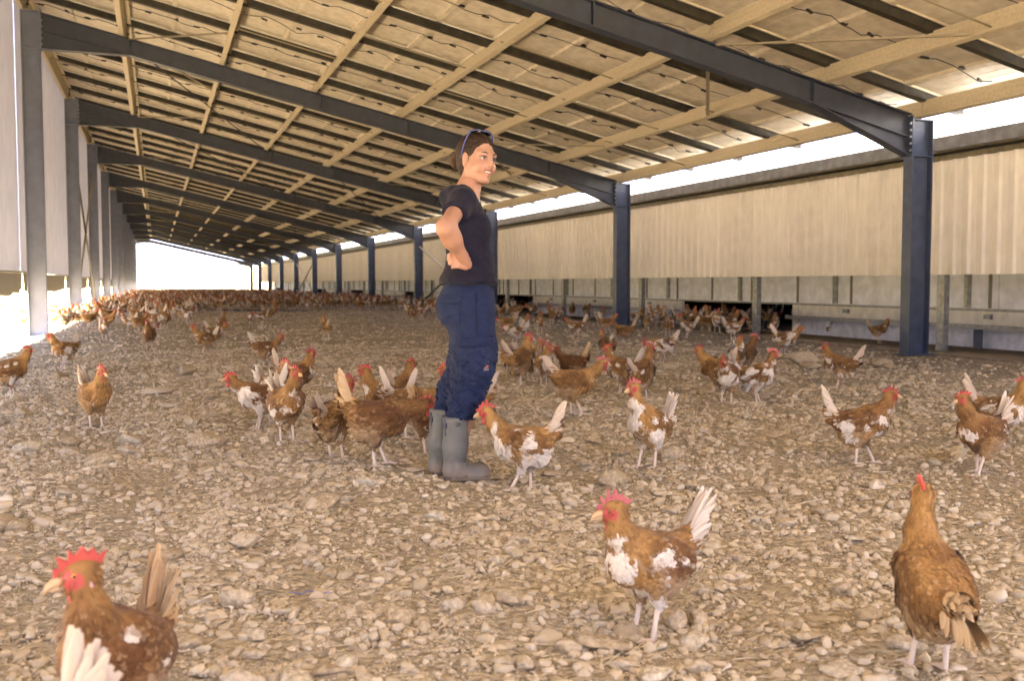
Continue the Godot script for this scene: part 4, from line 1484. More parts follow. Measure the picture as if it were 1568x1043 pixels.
		bo.cap(heel + Vector3(0, 0.045, 0), heel + fw * 0.125 + Vector3(0, 0.036, 0), 0.047, 0.042)
		bo.ell(heel + fw * 0.125 + Vector3(0, 0.036, 0), Vector3(0.052, 0.042, 0.047), Basis(fw, Vector3.UP, sd))
		bo.mod = func(p: Vector3, d: float) -> float:
			d += 0.0028 * fold.get_noise_3d(p.x * 12.0, p.y * 26.0, p.z * 12.0) + 0.003 * smoothstep(0.10, 0.0, absf(fold.get_noise_3d(p.x * 8.0, p.y * 30.0, p.z * 8.0))) * smoothstep(0.06, 0.10, p.y) * smoothstep(0.2, 0.14, p.y)
			if p.y < 0.026: d -= 0.005
			if absf(p.y - lim + 0.012) < 0.010: d -= 0.003
			d = maxf(d, p.y - lim)
			return maxf(d, 0.001 - p.y)
		bo.nets(0.0066)
		var bm := MB.new()
		bo.put(bm, func(p, n):
			var c := Color(0.115, 0.118, 0.108).lerp(Color(0.17, 0.165, 0.145), fold.get_noise_3d(p.x * 22.0, p.y * 22.0, p.z * 22.0) * 0.5 + 0.5)
			var mud := smoothstep(0.13, 0.02, p.y + 0.05 * fold.get_noise_3d(p.x * 16.0, p.y * 16.0, p.z * 16.0))
			c = c.lerp(Color(0.27, 0.21, 0.145), mud * 0.75)
			if p.y < 0.030 and p.y > 0.020: c = c * 0.55
			elif p.y <= 0.020: c = Color(0.24, 0.185, 0.125)
			return c)
		var boot := obj("boot", bm.mesh(), mat.rubber, w)
		var bk := MB.new()
		var u := top.lerp(heel + Vector3(0.006, 0.16, 0.0), 0.30)
		bk.tube([u + Vector3(0.008, 0, 0.056), u + Vector3(0.009, 0, 0.067)], [0.013, 0.012], 12)
		bk.tube([u + Vector3(0.009, 0, 0.066), u + Vector3(0.009, 0, 0.071)], [0.006, 0.005], 8)
		obj("buckle", bk.mesh(), flatmat(0.10, 0.105, 0.12, 0.4), boot)
		var st := MB.new()
		st.bar(u + Vector3(-0.054, 0.022, 0.036), u + Vector3(-0.050, -0.060, 0.038), 0.012, 0.010)
		st.box(Vector3(0.018, 0.026, 0.010), Transform3D(Basis(Vector3.UP, -0.9), u + Vector3(-0.053, -0.012, 0.043)))
		obj("strap", st.mesh(), flatmat(0.045, 0.05, 0.065, 0.5), boot)

func thing_part(called: String, parent: Node3D) -> Node3D:
	var o := Node3D.new()
	o.name = called
	parent.add_child(o, true)
	return o

# ---------------------------------------------------------------- hens

var head_parts := {}

func build_head_parts():
	for v in 3:
		var m := MB.new()
		m.col = [Color(0.42, 0.055, 0.045), Color(0.38, 0.062, 0.056), Color(0.46, 0.075, 0.062)][v]
		var o := PackedVector2Array([Vector2(0.044, 0.004), Vector2(0.048, 0.020), Vector2(0.036, 0.022), Vector2(0.035, 0.042), Vector2(0.024, 0.030), Vector2(0.018, 0.053), Vector2(0.007, 0.034), Vector2(-0.003, 0.055), Vector2(-0.011, 0.034), Vector2(-0.024, 0.045), Vector2(-0.025, 0.027), Vector2(-0.040, 0.030), Vector2(-0.033, 0.013), Vector2(-0.010, 0.014), Vector2(0.020, 0.010)])
		var q := PackedVector2Array()
		for i in o.size(): q.append(o[i] + Vector2(0.003 * sin(i * 2.1 + v), 0.004 * sin(i * 3.7 + v * 2.0) * (1.0 if o[i].y > 0.025 else 0.0)))
		var b := Basis(Vector3.RIGHT, [0.0, 0.16, -0.2][v])
		m.plate(q, 0.0065, Transform3D(b, Vector3.ZERO))
		m.plate(Geometry2D.offset_polygon(q, -0.003)[0], 0.010, Transform3D(b, Vector3.ZERO))
		head_parts["comb%d" % v] = m.mesh()
		var t := MB.new()
		t.col = m.col
		t.ball(Vector3(0.020, -0.031, 0.008), Vector3(0.0115, 0.0205, 0.006), 10)
		t.ball(Vector3(0.014, 0.0, 0.0135), Vector3(0.023, 0.020, 0.0085), 12)
		t.ball(Vector3(-0.006, -0.013, 0.0215), Vector3(0.006, 0.0095, 0.004), 8, Basis(), Color(0.66, 0.36, 0.33))
		head_parts["wattle%d" % v] = t.mesh()
	var k := MB.new()
	k.col = Color(0.52, 0.34, 0.17)
	k.tube([Vector3(0.030, 0.0, 0), Vector3(0.046, -0.002, 0), Vector3(0.058, -0.008, 0), Vector3(0.065, -0.016, 0)], [0.0125, 0.0095, 0.0055, 0.001], 8)
	k.tube([Vector3(0.032, -0.010, 0), Vector3(0.047, -0.013, 0), Vector3(0.056, -0.016, 0)], [0.009, 0.006, 0.001], 8, Color(0.46, 0.30, 0.16))
	head_parts["beak"] = k.mesh()
	var e := MB.new()
	e.ball(Vector3(0.0165, 0.006, 0.0212), Vector3(0.0052, 0.0052, 0.0036), 10, Basis(), Color(0.50, 0.22, 0.04))
	e.ball(Vector3(0.0170, 0.006, 0.0240), Vector3(0.0026, 0.0026, 0.0014), 8, Basis(), Color(0.004, 0.004, 0.004))
	head_parts["eye"] = e.mesh()

func quill(mb, p: Vector3, dir: Vector3, nn: Vector3, l: float, w: float, bend: float, c0: Color, c1: Color, edge: Color) -> void:
	var s := dir.cross(nn).normalized()
	var first: int = mb.v.size()
	var n := 5
	for i in n + 1:
		var t := float(i) / n
		var q := p + dir * (l * t) + nn * (bend * t * t * l)
		var ww: float = w * 0.5 * [0.35, 0.75, 0.95, 1.0, 0.85, 0.34][i]
		var c := c0.lerp(c1, t)
		mb.vert(q - s * ww - nn * ww * 0.25, (nn - s * 0.4).normalized(), c.lerp(edge, 0.6))
		mb.vert(q, nn, c)
		mb.vert(q + s * ww - nn * ww * 0.25, (nn + s * 0.4).normalized(), c.lerp(edge, 0.6))
	for i in n:
		for j in 2:
			var a := first + i * 3 + j
			mb.tri(a, a + 1, a + 4); mb.tri(a, a + 4, a + 3)

func make_hen(pose: String, head_turn: float, seed_: int, white: float, det: int, single := false) -> Node3D:
	var rg := RandomNumberGenerator.new()
	rg.seed = seed_
	var pitch: float = {"up": 12.0, "tall": 24.0, "fwd": 3.0, "cock": 3.0, "tallcock": 22.0, "talldown": 24.0, "low": -2.0, "peck": -20.0, "sit": 8.0}[pose] + rg.randf_range(-3.0, 3.0)
	var rb := Basis(Vector3(0, 0, 1), deg_to_rad(pitch))
	var piv := Vector3(-0.01, 0.205, 0)
	var up_by := Vector3(0, 0.014 if pose != "peck" else 0.0, 0)
	var bp := func(x: float, y: float, z: float) -> Vector3: return piv + up_by + rb * (Vector3(x, y, z) - piv)
	var n1: Vector3 = {"up": Vector3(0.116, 0.328, 0), "tall": Vector3(0.098, 0.338, 0), "fwd": Vector3(0.142, 0.302, 0), "cock": Vector3(0.138, 0.298, 0), "tallcock": Vector3(0.098, 0.338, 0), "talldown": Vector3(0.098, 0.338, 0), "low": Vector3(0.150, 0.262, 0), "peck": Vector3(0.155, 0.18, 0), "sit": Vector3(0.105, 0.31, 0)}[pose]
	var hd: Vector3 = {"up": Vector3(0.130, 0.390, 0), "tall": Vector3(0.110, 0.432, 0), "fwd": Vector3(0.180, 0.358, 0), "cock": Vector3(0.178, 0.345, 0), "tallcock": Vector3(0.112, 0.424, 0), "talldown": Vector3(0.110, 0.432, 0), "low": Vector3(0.222, 0.272, 0), "peck": Vector3(0.195, 0.085, 0), "sit": Vector3(0.12, 0.352, 0)}[pose]
	var jit := Vector3(rg.randf_range(-0.012, 0.012), rg.randf_range(-0.016, 0.016), rg.randf_range(-0.02, 0.02))
	if pose == "peck": jit *= 0.3
	n1 += up_by
	hd += up_by
	n1 += jit * 0.5
	hd += jit
	var turn := deg_to_rad(head_turn)
	if pose != "peck": hd += Vector3(0.012 * (cos(turn) - 1.0), 0, -0.016 * sin(turn))
	var hb := Basis(Vector3.UP, turn) * Basis(Vector3(0, 0, 1), deg_to_rad(-72.0 if pose == "peck" else (-14.0 if pose == "low" else rg.randf_range(-9.0, 3.0))))
	var nb: Vector3 = bp.call(0.072, 0.252, 0)
	var f := Field.new()
	f.k = 0.034
	f.ell(bp.call(-0.004, 0.226, 0), Vector3(0.120, 0.076, 0.070), rb)
	f.ell(bp.call(0.062, 0.218, 0), Vector3(0.076, 0.074, 0.067), rb)
	f.cap(bp.call(-0.06, 0.232, 0), bp.call(-0.142, 0.270, 0), 0.060, 0.028)
	if pose != "talldown": f.cap(bp.call(-0.095, 0.250, 0), bp.call(-0.158, 0.325, 0), 0.046, 0.016)
	f.ell(bp.call(-0.062, 0.178, 0), Vector3(0.068, 0.058, 0.061), rb)
	f.cap(nb, n1, 0.055, 0.035)
	f.cap(n1, hd, 0.034, 0.024)
	f.ell(hd + hb * Vector3(0.010, 0.003, 0), Vector3(0.031, 0.0245, 0.0205), hb)
	var stride := 0.0 if pose in ["up", "sit"] and rg.randf() < 0.6 else rg.randf_range(-0.055, 0.055)
	var hocks := []
	for s in [-1.0, 1.0]:
		var hk := Vector3(-0.012 + s * stride * 0.45, 0.112, s * 0.038)
		hocks.append(hk)
		f.cap(bp.call(0.0, 0.176, s * 0.038), hk + Vector3(0.006, 0.012, 0), 0.043, 0.013)
		f.ell(bp.call(-0.018, 0.240, s * 0.061), Vector3(0.096, 0.048, 0.021), rb * Basis(Vector3(0, 0, 1), 0.12))
	f.nets([0.018, 0.0115, 0.0085, 0.0065][det] if not single else 0.021)
	# plumage
	var off := Vector3(seed_ * 1.37, seed_ * 0.71, 0)
	var tone := rg.randf_range(-0.22, 0.22)
	if absf(white - 0.12) < 0.001: tone = -0.40
	if absf(white - 0.04) < 0.001: tone = -0.75
	if tone < -0.3: white *= 0.3
	if absf(white - 0.08) < 0.001: tone = 0.22
	var chest := Color(0.165, 0.075, 0.026)
	var gold := Color(0.42, 0.235, 0.075)
	var buff := Color(0.58, 0.42, 0.24)
	var snow := Color(0.68, 0.60, 0.495)
	var neck_ax := hd - nb
	var paint := func(p: Vector3) -> Color:
		var q: Vector3 = rb.transposed() * (p - piv - up_by) + piv
		var u := (p - nb).dot(neck_ax) / neck_ax.length_squared()
		var hq: Vector3 = hb.transposed() * (p - hd)
		if u > 0.55 and ((hq - Vector3(0.020, -0.003, 0)) / Vector3(0.018, 0.016, 1.0)).length() < 1.0: return Color(0.39, 0.075, 0.06)
		var t := clampf(0.5 + tone + 0.75 * blotch.get_noise_3dv(p * 0.55 + off), 0.0, 1.0)
		var c := chest.lerp(gold, t)
		if absf(q.z) > 0.056 and q.x < 0.07 and q.y > 0.19 and q.y < 0.29: c = c.lerp(chest * 0.8, 0.55)
		if u > 0.25: c = c.lerp(gold.lerp(chest, clampf(0.35 - tone, 0.0, 1.0)), 0.5)
		var low := smoothstep(0.215, 0.16, q.y)
		c = c.lerp(buff, low * 0.55 * smoothstep(0.06, -0.06, q.x))
		var bias := 0.10 * low + 0.12 * smoothstep(0.06, 0.12, q.x) * smoothstep(0.30, 0.24, q.y) - 0.16 * smoothstep(0.25, 0.30, q.y) - 0.10 * smoothstep(0.7, 0.9, u)
		var wv := blotch.get_noise_3dv(p * Vector3(0.85, 1.05, 0.9) - off) * 0.62 + 0.5 + bias
		c = c.lerp(snow, smoothstep(0.98 - white * 0.68 - 0.08, 0.98 - white * 0.68 + 0.08, wv))
		return c
	var mb := MB.new()
	f.put(mb, func(p, n): return paint.call(p))
	var count: int = 0 if single else [0, 420, 1250, 2700][det]
	var size: float = [1.0, 1.9, 1.35, 1.0][det]
	for i in count:
		var vi := rg.randi() % f.verts.size()
		var p := f.verts[vi]
		var n := f.norms[vi]
		var u := (p - nb).dot(neck_ax) / neck_ax.length_squared()
		var hq: Vector3 = hb.transposed() * (p - hd)
		if hq.length() < 0.034 and hq.x > -0.006: continue
		if p.y < 0.10: continue
		var q: Vector3 = rb.transposed() * (p - piv - up_by) + piv
		var dir: Vector3 = rb * Vector3(-1, -0.16, 0)
		dir = dir.lerp(Vector3(-0.4, -1, 0), smoothstep(0.04, 0.12, q.x) * smoothstep(0.29, 0.24, q.y))
		dir = dir.lerp(Vector3(-0.35, -1, 0), smoothstep(0.19, 0.14, q.y))
		var wn := smoothstep(0.12, 0.5, u)
		dir = dir.lerp(-neck_ax.normalized(), wn)
		dir += Vector3(rg.randf_range(-0.16, 0.16), rg.randf_range(-0.16, 0.16), rg.randf_range(-0.16, 0.16))
		dir = (dir - n * dir.dot(n)).normalized()
		var l := lerpf(0.030, 0.022, wn) * size * rg.randf_range(0.85, 1.2)
		var wd := lerpf(0.0145, 0.0070, wn) * size
		var lift := lerpf(0.0050, 0.0030, wn) * size
		if q.y < 0.18 and q.x < 0.02: lift *= 1.7
		var c: Color = paint.call(p + dir * l * 0.5 + Vector3(rg.randfn(), rg.randfn(), rg.randfn()) * 0.005)
		var sh := rg.randf_range(0.78, 1.15)
		var c0 := Color(c.r * sh, c.g * sh, c.b * sh)
		var c1 := Color(c.r * sh * 0.74, c.g * sh * 0.68, c.b * sh * 0.62).lerp(c, clampf(c.b * 2.0, 0.0, 0.9))
		if rg.randf() < 0.12: c1 = c0.lerp(buff, 0.22)
		mb.feather(p, n, dir, l, wd, lift, c0, c1)
	# shanks and toes
	var leg := Color(0.66, 0.53, 0.41)
	if pose != "sit":
		for s in 2:
			var hk: Vector3 = hocks[s]
			var sg := -1.0 if s == 0 else 1.0
			var ft := Vector3(0.012 + sg * stride, 0.010, hk.z * 1.05)
			mb.tube([hk + Vector3(0.004, 0.022, 0), hk, hk.lerp(ft, 0.5), ft], [0.013, 0.0098, 0.0075, 0.0085], 8 if det > 1 else 5, leg)
			for a in ([-0.5, 0.0, 0.5] if det > 0 else [-0.4, 0.4]):
				var d := Vector3(cos(a), 0, sin(a))
				mb.tube([ft, ft + d * 0.028 + Vector3(0, 0.001, 0), ft + d * (0.056 if a == 0.0 else 0.048) - Vector3(0, 0.006, 0)], [0.0075, 0.0055, 0.0022], 5, leg)
			mb.tube([ft, ft + Vector3(-0.026, -0.003, sg * -0.006)], [0.006, 0.0025], 5, leg)
	# tail
	var tw := rg.randf()
	var rise: float = rg.randf_range(0.95, 1.32) if pose != "cock" and pose != "tallcock" else (1.55 if pose == "cock" else 1.25)
	var t0 := gold.lerp(snow, clampf(white * 0.8 + 0.35 * tw, 0.0, 1.0))
	var t1 := snow.lerp(gold, 0.55 * (1.0 - white) * (1.0 - tw))
	rise += deg_to_rad(pitch) * 0.9
	if tone < -0.3:
		t0 = gold
		t1 = buff
	if pose == "talldown":
		rise = 0.12
		t0 = gold.lerp(buff, 0.6)
		t1 = buff
	var tm: MB = mb if single else MB.new()
	var root: Vector3 = bp.call(-0.128, 0.278, 0)
	for i in ([11, 15, 21, 31][det] if not single else 5):
		var a: float = (float(i) / ([10.0, 14.0, 20.0, 30.0][det] if not single else 4.0)) * 2.0 - 1.0
		var sd := signf(a) if absf(a) > 0.01 else 1.0
		var up := rise - absf(a) * (0.34 if pose != "cock" else 1.0) + rg.randf_range(-0.07, 0.04)
		var dir: Vector3 = (rb * Vector3(-cos(up), sin(up), sd * (0.05 + 0.16 * absf(a)))).normalized()
		var nn := (Vector3(0, 0, sd) + rb * Vector3(-0.35, 0.25, 0)).normalized()
		nn = (nn - dir * nn.dot(dir)).normalized()
		var c0 := t0.lerp(gold, rg.randf() * 0.5)
		quill(tm, root + rb * Vector3(0.02 * absf(a), -0.010 * absf(a), sd * (0.006 + 0.020 * absf(a))), dir, nn, (0.182 - 0.085 * absf(a)) * rg.randf_range(0.80, 1.1), [0.050, 0.044, 0.035, 0.027][det] if not single else 0.045, rg.randf_range(-0.14, 0.08), c0, t1.lerp(c0, rg.randf() * 0.5), t1.lerp(snow, (0.25 + 0.6 * rg.randf()) * clampf(white * 2.0 + 0.15, 0.0, 1.0)))
	# fluffy coverts round the base of the tail
	if not single and det > 0:
		for i in [0, 50, 110, 200][det]:
			var a := rg.randf() * TAU
			var nn := Vector3(rg.randf_range(-0.5, 0.1), cos(a) * 0.6, sin(a)).normalized()
			var dir := (rb * Vector3(-0.75, rg.randf_range(0.3, 0.9), 0.25 * sin(a)))
			dir = (dir - nn * dir.dot(nn)).normalized()
			tm.feather(root + Vector3(rg.randf_range(0.0, 0.045), 0, 0) + nn * 0.026, nn, dir, rg.randf_range(0.045, 0.105), 0.018, 0.007, t0, t0.lerp(t1, rg.randf()))
	var wings := []
	if not single and det > 0:
		for sd in [-1.0, 1.0]:
			var wm := MB.new()
			var nq: int = [0, 7, 10, 13][det]
			for i in nq:
				var t := float(i) / (nq - 1)
				var p: Vector3 = bp.call(0.010 - 0.050 * t, 0.268 - 0.062 * t, sd * (0.077 - 0.006 * t))
				var dir: Vector3 = (rb * Vector3(-1.0, -0.22 + 0.30 * t, sd * -0.16)).normalized()
				var nn := (Vector3(0, 0.35 * (1.0 - t), sd)).normalized()
				nn = (nn - dir * nn.dot(dir)).normalized()
				var c: Color = paint.call(p + dir * 0.04)
				c = c.lerp(chest * 0.75, 0.55)
				quill(wm, p, dir, nn, lerpf(0.088, 0.112, t) * rg.randf_range(0.95, 1.05), 0.026, -0.05, c, c * rg.randf_range(0.75, 1.1), c.lerp(buff, 0.4))
			wings.append(wm.mesh())
	if single:
		mb.col = Color(0.42, 0.085, 0.065)
		var x := Transform3D(hb, hd)
		mb.ball(x * Vector3(0.008, 0.028, 0), Vector3(0.030, 0.018, 0.005), 6, hb)
		mb.ball(x * Vector3(0.02, -0.022, 0), Vector3(0.011, 0.018, 0.012), 6, hb)
		mb.ball(x * Vector3(0.040, -0.006, 0), Vector3(0.020, 0.006, 0.006), 5, hb, Color(0.5, 0.33, 0.17))
		var o1 := MeshInstance3D.new()
		o1.mesh = mb.mesh()
		o1.material_override = mat.plume
		return o1
	var o := Node3D.new()
	obj("body", mb.mesh(), mat.plume, o)
	obj("tail", tm.mesh(), mat.plume, o)
	for wm in wings: obj("wing", wm, mat.plume, o)
	var v := seed_ % 3
	var hx := Transform3D(hb * Basis.from_scale(Vector3.ONE * rg.randf_range(0.98, 1.18)), hd)
	var flip := hx * Transform3D(Basis.from_scale(Vector3(1, 1, -1)), Vector3.ZERO)
	obj("comb", head_parts["comb%d" % v], mat.red, o, hx)
	obj("wattle", head_parts["wattle%d" % v], mat.red, o, hx)
	obj("wattle", head_parts["wattle%d" % v], mat.red, o, flip)
	if det > 0: obj("beak", head_parts["beak"], mat.beak, o, hx)
	if det > 1:
		obj("eye", head_parts["eye"], mat.eye, o, hx)
		obj("eye", head_parts["eye"], mat.eye, o, flip)
	if pose == "sit":
		for c in o.get_children(): c.position.y -= 0.105
	return o

func build_hens():
	build_head_parts()
	for i in HENS.size():
		var h: Array = HENS[i]
		var o := make_hen(h[3], h[4], 11 + i * 7, h[5], h[7])
		o.name = numbered("hen")
		add_child(o)
		o.position = Vector3(h[0], gh(h[0], h[1]) + 0.0, h[1])
		o.rotation_degrees.y = h[2]
		o.scale = Vector3.ONE * float(h[6]) * 0.935
		tag(o, h[8], "hen", "brown hens under the shelter")
	# the dense flock beyond: small in the picture, so each bird is one mesh
	var rg := RandomNumberGenerator.new()
	rg.seed = 404
	var kinds := []
	for i in 9: kinds.append(make_hen(["up", "fwd", "up", "low", "up", "fwd", "tall", "peck", "up"][i], [0, 20, -40, 0, 60, 0, 10, 0, -70][i], 900 + i * 3, [0.2, 0.45, 0.65, 0.3, 0.7, 0.25, 0.6, 0.4, 0.5][i], 0, true))
	var pale := [false, false, true, false, true, false, true, false, false]
	var spots := []
	for i in 46: spots.append([rg.randf_range(-2.6, 0.6 + 0.9 * rg.randf()), rg.randf_range(-31.0, -20.5), 1])
	for i in 26: spots.append([rg.randf_range(6.2, 10.6), rg.randf_range(-33.0, -22.5), 2])
	for i in 16: spots.append([rg.randf_range(11.3, 12.5), -15.8 - 13.59 * (i % 3) - rg.randf_range(0.1, 4.0), 3])
	for i in 16: spots.append([rg.randf_range(9.6, 11.05), rg.randf_range(-20.2, -15.4), 5])
	for i in 9: spots.append([rg.randf_range(9.6, 11.05), rg.randf_range(-34.0, -29.0), 5])
	for i in 9: spots.append([rg.randf_range(-7.0, -2.8), rg.randf_range(-30.0, -17.0), 4])
	for i in 1300:
		var z := -33.5 - 70.0 * pow(rg.randf(), 1.25)
		spots.append([rg.randf_range(-2.3, 9.6), z, 0])
	spots.sort_custom(func(a, b): return a[1] > b[1])
	var words := ["", "brown hen in the flock gathered along the left columns", "brown hen among those between the woman and the house wall", "hen in the shadow just inside a dark hatch of the poultry house", "hen out in the sunlight left of the columns"]
	var places := []
	var masses := []
	for i in 3: places.append([])
	var n := 0
	for s in spots:
		var k := rg.randi() % 9
		var y: float = gh(s[0], s[1]) + 0.004 if s[0] < 11.2 else 0.036
		var xf := Transform3D(Basis(Vector3.UP, rg.randf() * TAU) * Basis.from_scale(Vector3.ONE * rg.randf_range(0.92, 1.12)), Vector3(s[0], y, s[1]))
		if n < 210:
			var o: MeshInstance3D = kinds[k].duplicate()
			o.name = numbered("hen")
			add_child(o)
			o.transform = xf
			var kind: int = s[2]
			var who := "pale patched hen" if pale[k] else "brown hen"
			var text := ""
			if kind == 0:
				var u: float = (s[0] + 2.3) / 11.9
				var row := "first rows" if s[1] > -36.5 else "rows behind the first" if s[1] > -40.0 else "middle depth"
				text = "%s in the %s of the far flock, %s" % [who, row, "left side" if u < 0.25 else "centre left" if u < 0.5 else "centre right" if u < 0.75 else "right side"]
			elif kind == 5: text = "%s crowding in front of the %s dark hatch in the house wall" % [who, "nearest" if s[1] > -24.0 else "second"]
			elif kind == 1: text = "%s by the left columns, %s" % [who, "before column three" if s[1] > -24.0 else "just past column three" if s[1] > -28.0 else "farthest of that group"]
			elif kind == 2: text = "%s between the woman and the house wall, in the %s" % [who, "nearer half" if s[1] > -27.5 else "farther half"]
			else: text = words[kind].replace("hen ", who + " ") if kind == 4 else "%s in the shadow inside a hatch of the poultry house" % who
			tag(o, text, "hen", "brown hens under the shelter")
			n += 1
		else:
			places[k % 3].append(xf)
	for i in 3:
		tag(stuff("far_flock", kinds[[0, 2, 1][i]].mesh, mat.plume, places[i], []), "mass of hens covering the floor towards the far end of the shelter", "flock")
	for k in kinds: k.free()

